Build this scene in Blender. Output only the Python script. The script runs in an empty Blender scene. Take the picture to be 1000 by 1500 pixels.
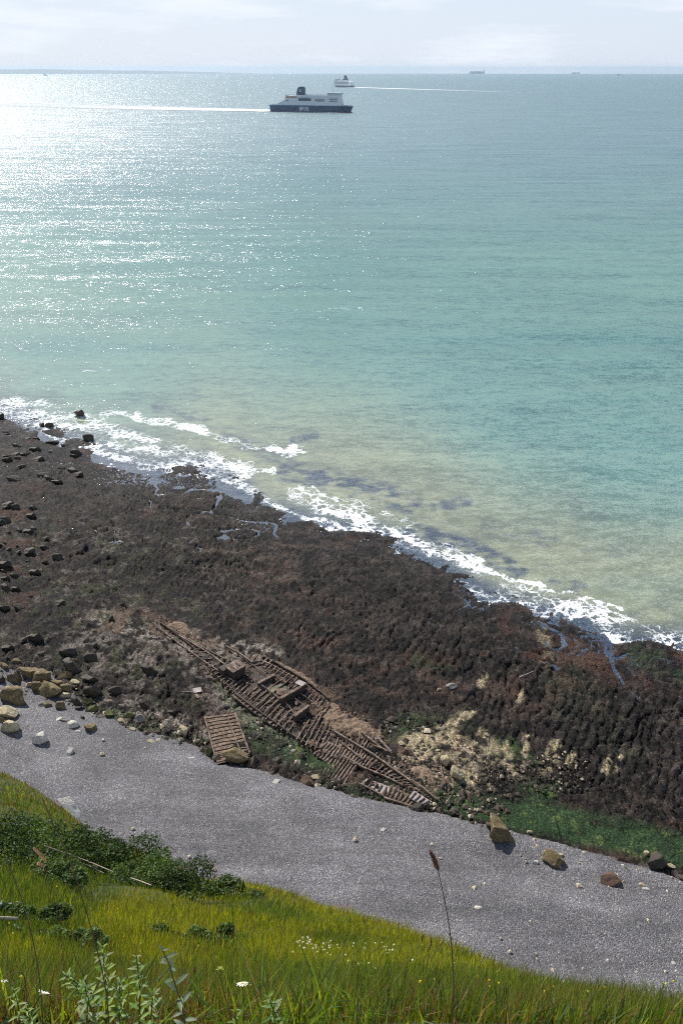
import bpy, bmesh, math, random
import numpy as np
from mathutils import Vector, Matrix
R = math.radians
random.seed(7); rng = np.random.default_rng(7)
scn = bpy.context.scene
C = scn.collection
# ------------------------------------------------------------------ camera
PITCH = R(27.48); FPX = 1250.0; HC = 80.0; RE = 6.371e6
cam = bpy.data.cameras.new('camera'); camo = bpy.data.objects.new('camera', cam); C.objects.link(camo)
camo.location = (0, 0, HC); camo.rotation_euler = (math.pi/2-PITCH, 0, 0)
cam.sensor_fit = 'VERTICAL'; cam.sensor_height = 36; cam.lens = 30; cam.clip_start = 0.1; cam.clip_end = 200000
scn.camera = camo
# ------------------------------------------------------------------ sky, sun, exposure
SUN_EL = R(43); SUN_AZ = R(-37)          # azimuth from +Y towards +X
w = bpy.data.worlds.new('World'); scn.world = w; w.use_nodes = True
nt = w.node_tree; nt.nodes.clear()
def wn(t, **k):
    n = nt.nodes.new(t)
    for a, b in k.items(): setattr(n, a, b)
    return n
sky = wn('ShaderNodeTexSky', sky_type='NISHITA', sun_disc=False, sun_elevation=SUN_EL, sun_rotation=SUN_AZ, air_density=1.0, dust_density=.6, ozone_density=1.0, altitude=80)
tc = wn('ShaderNodeTexCoord'); mp = wn('ShaderNodeMapping'); mp.inputs['Scale'].default_value = (3.2, 3.2, 21)
nz = wn('ShaderNodeTexNoise'); nz.inputs['Scale'].default_value = 1.7; nz.inputs['Detail'].default_value = 7; nz.inputs['Roughness'].default_value = .58
rp = wn('ShaderNodeValToRGB'); rp.color_ramp.elements[0].position = .47; rp.color_ramp.elements[1].position = .68
mx = wn('ShaderNodeMixRGB'); mx.inputs[2].default_value = (9.6, 10.1, 11.0, 1)
ml = wn('ShaderNodeMath', operation='MULTIPLY'); ml.inputs[1].default_value = .75
veil = wn('ShaderNodeMixRGB'); veil.inputs[0].default_value = .72; veil.inputs[2].default_value = (7.6, 8.5, 10.0, 1)
bg = wn('ShaderNodeBackground'); bg.inputs[1].default_value = .09; wo = wn('ShaderNodeOutputWorld')
L = nt.links.new
L(tc.outputs['Generated'], mp.inputs[0]); L(mp.outputs[0], nz.inputs['Vector']); L(nz.outputs[0], rp.inputs[0]); L(rp.outputs[0], ml.inputs[0])
sx = wn('ShaderNodeSeparateXYZ'); L(tc.outputs['Generated'], sx.inputs[0])
vr = wn('ShaderNodeMapRange'); vr.interpolation_type = 'SMOOTHSTEP'; vr.inputs['From Min'].default_value = .02; vr.inputs['From Max'].default_value = .55; vr.inputs['To Min'].default_value = .85; vr.inputs['To Max'].default_value = .03
L(sx.outputs[2], vr.inputs[0]); L(vr.outputs[0], veil.inputs[0]); ml2 = wn('ShaderNodeMath', operation='MULTIPLY'); L(vr.outputs[0], ml2.inputs[0]); ml2.inputs[1].default_value = .9; L(ml2.outputs[0], ml.inputs[1])
L(sky.outputs[0], veil.inputs[1]); L(veil.outputs[0], mx.inputs[1]); L(ml.outputs[0], mx.inputs[0]); L(mx.outputs[0], bg.inputs[0]); L(bg.outputs[0], wo.inputs[0])
sl = bpy.data.lights.new('sun', 'SUN'); sl.energy = 5.0; sl.angle = R(.53); sl.color = (1, .955, .88)
so = bpy.data.objects.new('sun', sl); C.objects.link(so)
SD = Vector((math.cos(SUN_EL)*math.sin(SUN_AZ), math.cos(SUN_EL)*math.cos(SUN_AZ), math.sin(SUN_EL)))
so.rotation_euler = SD.to_track_quat('Z', 'Y').to_euler(); so.location = (0, 0, 200)
vs = scn.view_settings; vs.view_transform = 'Standard'; vs.look = 'None'; vs.exposure = .15; vs.gamma = 1; vs.use_curve_mapping = False
scn.cycles.use_denoising = False; scn.cycles.pixel_filter_type = 'BLACKMAN_HARRIS'; scn.cycles.filter_width = 1.05; scn.cycles.max_bounces = 6; scn.cycles.transparent_max_bounces = 8; scn.cycles.volume_bounces = 0
# ------------------------------------------------------------------ geometry of the view
cp, sp_ = math.cos(PITCH), math.sin(PITCH)
def ray(px, py):
    px = np.asarray(px, float); py = np.asarray(py, float)
    a = (px-500)+0*py; u = 750-py+0*px
    return a, FPX*cp+u*sp_, -FPX*sp_+u*cp
def onz(px, py, z):
    x, y, d = ray(px, py); k = (HC-z)/(-d)
    return np.stack([x*k, y*k, np.zeros_like(x)+z], -1)
def onsea(px, py):
    x, y, d = ray(px, py); h = np.hypot(x, y); s = -d/h
    disc = np.maximum(s*s-2*HC/RE, 0); r = 2*HC/(s+np.sqrt(disc))
    r = np.minimum(r, 31500)
    return np.stack([x/h*r, y/h*r, -r*r/(2*RE)], -1)
def atr(px, py, r):                       # the point of a line of sight at forward distance r
    x, y, d = ray(px, py); k = r/y
    return Vector((float(x*k), float(r), float(HC+d*k)))
def att(px, py, t):
    x, y, d = ray(px, py); n = math.sqrt(float(x)**2+float(y)**2+float(d)**2)
    return Vector((float(x)*t/n, float(y)*t/n, HC+float(d)*t/n))
def pl(pts): a = np.array(pts, float); return lambda x: np.interp(x, a[:, 0], a[:, 1])
S_ = pl([(-300,575),(-60,604),(0,610),(60,638),(120,662),(200,690),(300,692),(350,720),(400,760),(470,778),(560,796),(640,833),(700,872),(760,898),(830,908),(880,938),(930,948),(1000,957),(1300,1010)])
B_ = pl([(-300,935),(0,962),(30,1020),(60,1034),(130,1042),(180,1055),(230,1075),(290,1092),(320,1117),(370,1122),(420,1134),(480,1154),(560,1172),(620,1188),(700,1202),(760,1218),(850,1243),(940,1268),(1000,1288),(1300,1370)])
E_ = pl([(-400,960),(-100,1085),(0,1130),(35,1146),(60,1161),(95,1186),(140,1226),(200,1243),(240,1257),(270,1274),(300,1290),(370,1294),(400,1301),(480,1330),(560,1352),(640,1380),(700,1405),(740,1425),(800,1440),(880,1455),(940,1470),(1000,1485),(1100,1515),(1400,1600)])
TE = pl([(-400,72),(0,58),(140,50),(300,42),(500,33),(700,21),(850,13),(1000,8.5),(1400,6)])
def H0(px, py):
    s, b, e = S_(px), B_(px), E_(px)
    sea = -(s-py)*.011-.02-np.clip(s-py-60, 0, 1e9)*.02
    reef = 1.5*np.clip((py-s)/(b-s), 0, 1)**.8
    beach = 1.5+2.6*np.clip((py-b)/np.maximum(e-b, 60), 0, 3)
    return np.where(py < s, np.maximum(sea, -7), np.where(py < b, reef, beach))
def gpt(px, py, dz=0):
    p = onz(px, py, H0(px, py)); return Vector((float(p[0]), float(p[1]), float(p[2])+dz))
# ------------------------------------------------------------------ numpy noise
def _h(ix, iy, s):
    n = (ix.astype(np.int64)*374761393+iy.astype(np.int64)*668265263+s*982451653) & 0xffffffff
    n = ((n ^ (n >> 13))*1274126177) & 0xffffffff
    return ((n ^ (n >> 16)) & 0xffffff)/float(0xffffff)
def vn(x, y, s=0):
    x = np.asarray(x, float); y = np.asarray(y, float)
    ix, iy = np.floor(x), np.floor(y); fx, fy = x-ix, y-iy
    fx = fx*fx*(3-2*fx); fy = fy*fy*(3-2*fy)
    a, b, c, d = _h(ix, iy, s), _h(ix+1, iy, s), _h(ix, iy+1, s), _h(ix+1, iy+1, s)
    return (a+(b-a)*fx)*(1-fy)+(c+(d-c)*fx)*fy
def fbm(x, y, o=4, s=0, g=.5):
    t = 0; a = 1; n = 0
    for i in range(o):
        t = t+a*vn(x*2**i+i*17.3, y*2**i-i*9.1, s+i); n += a; a *= g
    return t/n
def ss(a, b, x): t = np.clip((x-a)/(b-a), 0, 1); return t*t*(3-2*t)
def pdist(px, py, pts):
    d = np.full(np.shape(px), 1e9)
    if len(pts) == 1: return np.hypot(px-pts[0][0], py-pts[0][1])
    for (a, b), (c, e) in zip(pts[:-1], pts[1:]):
        vx, vy = c-a, e-b; t = np.clip(((px-a)*vx+(py-b)*vy)/(vx*vx+vy*vy), 0, 1)
        d = np.minimum(d, np.hypot(px-a-t*vx, py-b-t*vy))
    return d
def blobs(px, py, L):
    m = np.zeros_like(px)
    for pts, wd, a in L: m = np.maximum(m, a*ss(wd, wd*.35, pdist(px, py, pts)))
    return m
def cells(x, y, s=0):
    """cellular noise: gap between the two nearest seeds, and a number for each cell"""
    ix, iy = np.floor(x), np.floor(y); d1 = np.full(x.shape, 9.); d2 = d1.copy(); idv = np.zeros(x.shape)
    for i in (-1, 0, 1):
        for j in (-1, 0, 1):
            cx, cy = ix+i, iy+j; d = np.hypot(cx+_h(cx, cy, s)-x, cy+_h(cx, cy, s+1)-y); nearer = d < d1
            d2 = np.where(nearer, d1, np.minimum(d2, d)); idv = np.where(nearer, _h(cx, cy, s+2), idv); d1 = np.where(nearer, d, d1)
    return d2-d1, idv
# ------------------------------------------------------------------ object helpers
def tag(o, label=None, cat=None, group=None, kind=None):
    if label: o['label'] = label
    if cat: o['category'] = cat
    if group: o['group'] = group
    if kind: o['kind'] = kind
    return o
def empty(name, loc, rz=0):
    o = bpy.data.objects.new(name, None); C.objects.link(o); o.location = loc; o.rotation_euler = (0, 0, rz); return o
def link(name, me, parent=None, loc=None):
    o = bpy.data.objects.new(name, me); C.objects.link(o)
    if loc is not None: o.location = loc
    if parent: o.parent = parent
    return o
def mesh(name, V, F, mats, smooth=False, attrs=None, midx=None):
    me = bpy.data.meshes.new(name)
    V = np.asarray(V, np.float32); me.vertices.add(len(V)); me.vertices.foreach_set('co', V.ravel())
    if isinstance(F, np.ndarray):
        n, k = F.shape; me.loops.add(n*k); me.loops.foreach_set('vertex_index', F.astype(np.int32).ravel())
        me.polygons.add(n); me.polygons.foreach_set('loop_start', np.arange(0, n*k, k, dtype=np.int32)); me.polygons.foreach_set('loop_total', np.full(n, k, np.int32))
    else:
        fl = [i for f in F for i in f]; me.loops.add(len(fl)); me.loops.foreach_set('vertex_index', fl)
        ln = np.array([len(f) for f in F], np.int32); me.polygons.add(len(F)); me.polygons.foreach_set('loop_start', np.concatenate([[0], np.cumsum(ln)[:-1]]).astype(np.int32)); me.polygons.foreach_set('loop_total', ln)
    me.update(calc_edges=True)
    for m in (mats if isinstance(mats, (list, tuple)) else [mats]): me.materials.append(m)
    if midx is not None: me.polygons.foreach_set('material_index', np.asarray(midx, np.int32))
    me.polygons.foreach_set('use_smooth', np.full(len(me.polygons), smooth))
    for k, a in (attrs or {}).items():
        a = np.asarray(a, np.float32)
        if a.ndim == 1: me.attributes.new(k, 'FLOAT', 'POINT').data.foreach_set('value', a)
        else:
            c = np.ones((len(a), 4), np.float32); c[:, :3] = a; me.attributes.new(k, 'FLOAT_COLOR', 'POINT').data.foreach_set('color', c.ravel())
    me.validate(); return me
def grid_faces(nr, nc):
    i = np.arange(nr*nc).reshape(nr, nc)
    return np.stack([i[:-1, :-1].ravel(), i[:-1, 1:].ravel(), i[1:, 1:].ravel(), i[1:, :-1].ravel()], -1)
class MB:
    def __init__(s): s.v = []; s.f = []
    def add(s, v, f): n = len(s.v); s.v += [tuple(x) for x in v]; s.f += [tuple(i+n for i in q) for q in f]
    def bar(s, p, q, w, h, up=Vector((0, 0, 1)), w2=None, h2=None):
        p = Vector(p); q = Vector(q); d = (q-p).normalized(); sd = d.cross(up)
        if sd.length < 1e-4: sd = Vector((1, 0, 0))
        sd.normalize(); u = sd.cross(d).normalized(); w2 = w if w2 is None else w2; h2 = h if h2 is None else h2
        V = []
        for c, a, b in ((p, w, h), (q, w2, h2)):
            for i, j in ((-1, -1), (1, -1), (1, 1), (-1, 1)): V.append(c+sd*(i*a/2)+u*(j*b/2))
        s.add(V, [(0, 1, 2, 3), (7, 6, 5, 4), (0, 4, 5, 1), (1, 5, 6, 2), (2, 6, 7, 3), (3, 7, 4, 0)]); return s
    def path(s, pts, w, h):
        for a, b in zip(pts[:-1], pts[1:]):
            d = (Vector(b)-Vector(a)).normalized()*min(.02, w*.2); s.bar(Vector(a)-d, Vector(b)+d, w, h)
        return s
    def tube(s, pts, r0, r1=None, n=6):
        pts = [Vector(p) for p in pts]; r1 = r0 if r1 is None else r1; rings = []
        for i, p in enumerate(pts):
            d = (pts[min(i+1, len(pts)-1)]-pts[max(i-1, 0)]).normalized(); a = d.cross(Vector((.31, .2, .93)))
            if a.length < .05: a = d.cross(Vector((1, 0, 0)))
            a.normalize(); b = d.cross(a); r = r0+(r1-r0)*i/(len(pts)-1)
            rings.append([p+a*(r*math.cos(k*2*math.pi/n))+b*(r*math.sin(k*2*math.pi/n)) for k in range(n)])
        V = [v for g in rings for v in g]; F = []
        for i in range(len(pts)-1):
            for k in range(n): F.append((i*n+k, i*n+(k+1) % n, (i+1)*n+(k+1) % n, (i+1)*n+k))
        F.append(tuple(range(n))[::-1]); F.append(tuple((len(pts)-1)*n+k for k in range(n)))
        s.add(V, F); return s
    def box(s, x0, x1, y0, y1, z0, z1):
        V = [(x, y, z) for z in (z0, z1) for x, y in ((x0, y0), (x1, y0), (x1, y1), (x0, y1))]
        s.add(V, [(3, 2, 1, 0), (4, 5, 6, 7), (0, 1, 5, 4), (1, 2, 6, 5), (2, 3, 7, 6), (3, 0, 4, 7)]); return s
    def extrude(s, prof, y0, y1):        # profile in x, z
        n = len(prof); V = [(x, y0, z) for x, z in prof]+[(x, y1, z) for x, z in prof]
        F = [tuple(range(n)), tuple(range(2*n-1, n-1, -1))]+[(i, i+n, (i+1) % n+n, (i+1) % n) for i in range(n)]
        s.add(V, F); return s
    def build(s, name, mat, parent=None, smooth=False, loc=None):
        return link(name, mesh(name, [tuple(v) for v in s.v], s.f, mat, smooth), parent, loc)
def smooth_curve(pts, n=6):
    pts = [Vector(p) for p in pts]
    if len(pts) < 3: return pts
    P = [pts[0]]+pts+[pts[-1]]; out = []
    for i in range(1, len(P)-2):
        for k in range(n):
            t = k/n; a, b, c, d = P[i-1:i+3]
            out.append(.5*((2*b)+(c-a)*t+(2*a-5*b+4*c-d)*t*t+(3*b-a-3*c+d)*t**3))
    out.append(pts[-1]); return out
# ------------------------------------------------------------------ materials
class M:
    def __init__(s, name):
        s.m = bpy.data.materials.new(name); s.m.use_nodes = True; s.t = s.m.node_tree; s.t.nodes.clear()
        s.o = s.n('ShaderNodeOutputMaterial'); s.p = s.n('ShaderNodeBsdfPrincipled'); s.l(s.p.outputs[0], s.o.inputs[0])
    def n(s, t, **k):
        q = s.t.nodes.new(t)
        for a, b in k.items(): setattr(q, a, b)
        return q
    def l(s, a, b): s.t.links.new(a, b)
    def pos(s): return s.n('ShaderNodeNewGeometry').outputs['Position']
    def obj(s): return s.n('ShaderNodeTexCoord').outputs['Object']
    def map(s, v, scale=(1, 1, 1), rot=(0, 0, 0)):
        q = s.n('ShaderNodeMapping'); q.inputs['Scale'].default_value = scale; q.inputs['Rotation'].default_value = rot; s.l(v, q.inputs[0]); return q.outputs[0]
    def noise(s, v, sc, det=4, rough=.55, dist=0, out=0):
        q = s.n('ShaderNodeTexNoise'); q.inputs['Scale'].default_value = sc; q.inputs['Detail'].default_value = det; q.inputs['Roughness'].default_value = rough; q.inputs['Distortion'].default_value = dist
        s.l(v, q.inputs['Vector']); return q.outputs[out]
    def vor(s, v, sc, feat='F1', out='Distance', rnd=1):
        q = s.n('ShaderNodeTexVoronoi', feature=feat); q.inputs['Scale'].default_value = sc; q.inputs['Randomness'].default_value = rnd; s.l(v, q.inputs['Vector']); return q.outputs[out]
    def ramp(s, f, stops):
        q = s.n('ShaderNodeValToRGB'); e = q.color_ramp.elements
        while len(e) < len(stops): e.new(.5)
        for x, (p, c) in zip(e, stops): x.position = p; x.color = (c if len(c) == 4 else (*c, 1)) if isinstance(c, tuple) else (c, c, c, 1)
        s.l(f, q.inputs[0]); return q.outputs[0]
    def mix(s, f, a, b, mode='MIX'):
        q = s.n('ShaderNodeMixRGB', blend_type=mode)
        for i, v in enumerate((f, a, b)):
            if hasattr(v, 'links'): s.l(v, q.inputs[i])
            elif i == 0: q.inputs[0].default_value = v
            else: q.inputs[i].default_value = (*v, 1)
        return q.outputs[0]
    def math(s, op, a, b=0, c=None, clamp=False):
        q = s.n('ShaderNodeMath', operation=op); q.use_clamp = clamp
        for i, v in enumerate((a, b) if c is None else (a, b, c)):
            if hasattr(v, 'links'): s.l(v, q.inputs[i])
            else: q.inputs[i].default_value = v
        return q.outputs[0]
    def attr(s, name, out='Color'): q = s.n('ShaderNodeAttribute', attribute_name=name); return q.outputs[out]
    def set(s, k, v):
        if hasattr(v, 'links'): s.l(v, s.p.inputs[k])
        else: s.p.inputs[k].default_value = (*v, 1) if isinstance(v, tuple) else v
        return s
    def bump(s, h, dist=.05, st=1):
        q = s.n('ShaderNodeBump'); q.inputs['Distance'].default_value = dist; q.inputs['Strength'].default_value = st; s.l(h, q.inputs['Height']); s.l(q.outputs[0], s.p.inputs['Normal']); return s
def simple(name, col, rough=.7, col2=None, sc=1., metal=0, bump=0, space='obj'):
    m = M(name); v = m.obj() if space == 'obj' else m.pos()
    n = m.noise(v, sc, 6, .6)
    c2 = col2 or tuple(x*.6 for x in col)
    m.set('Base Color', m.ramp(n, [(.32, c2), (.68, col)])).set('Roughness', rough).set('Metallic', metal)
    if bump: m.bump(n, bump)
    return m.m
# ================================================================== SEA
def make_sea():
    pys = np.concatenate([107.7+np.array([0, .12, .3, .6, 1, 1.6, 2.4, 3.5, 5, 7, 10, 14, 19, 25, 32, 40, 50, 62, 76, 92, 110, 130, 152, 176, 200, 225, 250, 275, 300, 322, 342, 360, 376, 390]), np.arange(504, 1062, 2.0)])
    pxs = np.concatenate([[-1500, -900, -500, -300, -200, -120], np.arange(-80, 1081, 2.6), [1120, 1200, 1320, 1550, 1900, 2500]])
    PX, PY = np.meshgrid(pxs, pys); P = onsea(PX, PY); P[0] = P[0]*1.12; P[0, :, 2] = -(np.hypot(P[0, :, 0], P[0, :, 1])**2)/(2*RE)
    x, y = P[..., 0], P[..., 1]
    s = S_(PX); dpt = np.clip(-H0(PX, PY), 0, 10)
    rocky = fbm(x/14, y/9, 4, 31); fine = fbm(x/2.2, y/1.4, 4, 37)
    near = ss(120, 10, s-PY)
    # opacity of the turbid water; submerged weed-covered rock shows through where it comes close to the surface
    turb = 1-np.exp(-(dpt*3.2+.45*ss(0, 40, s-PY)+.06))
    rk = ss(.50, .66, rocky*.65+fine*.35)*np.exp(-(np.maximum(s-PY, 0)/85)**2)
    rk = rk*.6; rk = np.maximum(rk, blobs(PX, PY, [([(420, 690), (520, 715), (600, 735)], 26, 1), ([(600, 775), (700, 805), (760, 838)], 18, 1), ([(640, 742), (682, 735)], 14, .9), ([(430, 645), (462, 638)], 9, .9), ([(230, 596), (300, 612)], 12, .8), ([(840, 735), (870, 745)], 28, .45), ([(720, 770), (800, 790)], 30, .4), ([(330, 640), (420, 675)], 16, .7), ([(810, 850), (850, 862)], 14, .7), ([(0, 575), (90, 585)], 14, .5), ([(860, 800), (960, 815)], 18, .35)])*ss(.36, .60, rocky*.4+fine*.6))
    turb = np.clip(turb+.25*ss(30, 90, s-PY), 0, 1)*(1-.88*rk)*(.12+.88*ss(6, 44, s-PY+14*(fine-.5)))
    turb = np.where(s-PY > 190, 1, turb)
    # colour of the suspended silt
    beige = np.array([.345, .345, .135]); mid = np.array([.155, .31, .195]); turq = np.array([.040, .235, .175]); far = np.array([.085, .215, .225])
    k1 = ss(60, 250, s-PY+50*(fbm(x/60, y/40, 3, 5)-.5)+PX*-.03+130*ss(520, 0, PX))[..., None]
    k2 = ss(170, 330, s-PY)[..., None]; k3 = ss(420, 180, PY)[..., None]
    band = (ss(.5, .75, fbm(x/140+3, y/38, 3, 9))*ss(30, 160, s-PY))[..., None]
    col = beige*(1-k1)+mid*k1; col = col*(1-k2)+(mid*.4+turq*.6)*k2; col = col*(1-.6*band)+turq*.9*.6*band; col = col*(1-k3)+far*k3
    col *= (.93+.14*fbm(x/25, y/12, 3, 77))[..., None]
    # foam
    F = np.zeros_like(PX)
    wob = 9*(fbm(PX/30, PY/18, 3, 3)-.5)*2
    def stroke(pts, wd, a):
        nonlocal F
        d = pdist(PX, PY+wob, pts); F = np.maximum(F, a*ss(wd, wd*.25, d))
    stroke([(-80,575),(0,590),(60,603),(140,625),(200,650),(300,672),(360,690)], 32, .82)
    stroke([(0,600),(60,612),(120,640),(180,655),(260,665),(330,678)], 12, .8)
    stroke([(40,622),(150,662),(240,684),(330,700),(400,738)], 17, .80); stroke([(470,776),(560,800),(640,838),(720,880),(800,900)], 15, .76)
    stroke([(200,612),(245,618),(300,632)], 13, 1.08); stroke([(150,605),(210,612)], 10, .75)
    stroke([(300,632),(350,650),(400,655)], 14, .8); stroke([(395,660),(445,661)], 11, 1.1); stroke([(345,688),(400,690)], 10, 1.0)
    stroke([(120,632),(180,640),(240,655)], 9, .95); stroke([(120,540),(160,540)], 5, .8)
    stroke([(400,742),(450,758),(500,772),(560,780)], 7, 1.0); stroke([(400,742),(420,780),(470,784)], 7, .75)
    stroke([(425,708),(500,735),(560,748),(620,775)], 12, .72); stroke([(455,715),(520,745)], 5, 1.0)
    stroke([(430,725),(500,752),(580,782),(660,812),(700,830)], 24, .86); stroke([(560,770),(620,797),(690,826),(765,852)], 9, 1.15)
    stroke([(640,850),(720,885),(800,900)], 14, .6); stroke([(765,852),(830,868),(890,888),(910,893)], 5, 1.05)
    stroke([(780,855),(815,840)], 6, .72); stroke([(740,870),(800,882),(860,892),(900,915),(960,935),(1060,955)], 36, .84)
    stroke([(870,900),(900,935),(960,942),(1060,965)], 10, .95); stroke([(880,905),(960,925),(1060,945)], 16, .75)
    stroke([(900,880),(1000,925)], 10, .5)
    F = F*.96*(.34+1.32*fbm(x/4.2, y/3.0, 4, 51, .6))
    F = np.maximum(F, .42*near*ss(-40, 0, PY-s+30)*fine*1.4)
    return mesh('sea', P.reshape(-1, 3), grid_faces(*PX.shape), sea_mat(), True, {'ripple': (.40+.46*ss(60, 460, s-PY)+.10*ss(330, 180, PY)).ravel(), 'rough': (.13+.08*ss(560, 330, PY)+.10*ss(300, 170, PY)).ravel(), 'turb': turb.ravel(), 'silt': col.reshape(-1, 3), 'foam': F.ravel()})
def sea_mat():
    m = M('sea_water'); pos = m.pos(); flat = m.map(pos, (1, 1, 0))
    gl = m.n('ShaderNodeBsdfGlossy'); gl.distribution = 'GGX'; m.l(m.attr('rough', 'Fac'), gl.inputs['Roughness'])
    di = m.n('ShaderNodeBsdfDiffuse'); tr = m.n('ShaderNodeBsdfTransparent'); tr.inputs[0].default_value = (.44, .48, .40, 1)
    # wave slopes: several scales of noise used directly as tilts of the surface normal
    def slope(sc, amp, rot, st=(1, 1, 1), det=2):
        q = m.noise(m.map(flat, st, (0, 0, rot)), sc, det, .5, out=1)
        a = m.n('ShaderNodeVectorMath', operation='SUBTRACT'); m.l(q, a.inputs[0]); a.inputs[1].default_value = (.5, .5, .5)
        b = m.n('ShaderNodeVectorMath', operation='MULTIPLY'); m.l(a.outputs[0], b.inputs[0]); b.inputs[1].default_value = (amp, amp, 0); return b.outputs[0]
    def add(a, b): q = m.n('ShaderNodeVectorMath', operation='ADD'); m.l(a, q.inputs[0]); m.l(b, q.inputs[1]); return q.outputs[0]
    s0 = slope(.022, .55, R(7), (.45, 4.2, 1), 3); s1 = slope(.045, .34, R(20), (1, 2.6, 1)); s2 = slope(.26, .80, R(-15), (1, 2.2, 1)); s3 = slope(1.1, 1.15, R(10), (1, 1.8, 1), 3); s4 = slope(5.0, 1.75, 0, (1, 1, 1), 1)
    sm = add(s0, add(add(s1, s2), add(s3, s4)))
    rs = m.n('ShaderNodeVectorMath', operation='SCALE'); m.l(sm, rs.inputs[0]); m.l(m.attr('ripple', 'Fac'), rs.inputs['Scale']); sm = rs.outputs[0]
    up = m.n('ShaderNodeVectorMath', operation='ADD'); m.l(sm, up.inputs[0]); up.inputs[1].default_value = (0, 0, 1)
    nm = m.n('ShaderNodeVectorMath', operation='NORMALIZE'); m.l(up.outputs[0], nm.inputs[0])
    m.l(nm.outputs[0], gl.inputs['Normal'])
    # softer slopes for the body colour
    up2 = m.n('ShaderNodeVectorMath', operation='ADD'); m.l(add(s0, add(s1, s2)), up2.inputs[0]); up2.inputs[1].default_value = (0, 0, 1)
    nm2 = m.n('ShaderNodeVectorMath', operation='NORMALIZE'); m.l(up2.outputs[0], nm2.inputs[0]); m.l(nm2.outputs[0], di.inputs['Normal'])
    m.l(m.attr('silt'), di.inputs[0])
    body = m.n('ShaderNodeMixShader'); m.l(m.attr('turb', 'Fac'), body.inputs[0]); m.l(tr.outputs[0], body.inputs[1]); m.l(di.outputs[0], body.inputs[2])
    fr = m.n('ShaderNodeFresnel'); fr.inputs['IOR'].default_value = 1.33; m.l(nm.outputs[0], fr.inputs['Normal'])
    frc = m.math('MINIMUM', m.math('MULTIPLY', fr.outputs[0], .9), .5)
    wat = m.n('ShaderNodeMixShader'); m.l(frc, wat.inputs[0]); m.l(body.outputs[0], wat.inputs[1]); m.l(gl.outputs[0], wat.inputs[2])
    # lacy foam
    wv = m.mix(.35, flat, m.noise(flat, .6, 3, .6, out=1))
    wv = m.n('ShaderNodeVectorMath', operation='ADD'); d1 = m.noise(flat, .7, 4, .6, out=1); sc = m.n('ShaderNodeVectorMath', operation='SCALE'); m.l(d1, sc.inputs[0]); sc.inputs['Scale'].default_value = 3.2
    m.l(flat, wv.inputs[0]); m.l(sc.outputs[0], wv.inputs[1])
    e1 = m.vor(wv.outputs[0], .55, 'DISTANCE_TO_EDGE'); e2 = m.vor(wv.outputs[0], 1.5, 'DISTANCE_TO_EDGE')
    lace = m.math('SUBTRACT', 1, m.math('MULTIPLY', e1, 2.6), clamp=True); lace2 = m.math('SUBTRACT', 1, m.math('MULTIPLY', e2, 2.2), clamp=True)
    tex = m.math('ADD', m.math('MULTIPLY', lace, .50), m.math('ADD', m.math('MULTIPLY', lace2, .30), m.math('MULTIPLY', m.noise(flat, 2.2, 5, .7), .26)))
    thr = m.math('SUBTRACT', 1.285, m.math('MULTIPLY', m.attr('foam', 'Fac'), .80))
    mask = m.math('MULTIPLY', m.math('SUBTRACT', tex, thr), 4.5, clamp=True)
    fd = m.n('ShaderNodeBsdfDiffuse'); fd.inputs[0].default_value = (.86, .89, .9, 1)
    fin = m.n('ShaderNodeMixShader'); m.l(mask, fin.inputs[0]); m.l(wat.outputs[0], fin.inputs[1]); m.l(fd.outputs[0], fin.inputs[2])
    m.l(fin.outputs[0], m.o.inputs[0]); return m.m
tag(link('sea', make_sea()), kind='structure')
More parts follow.
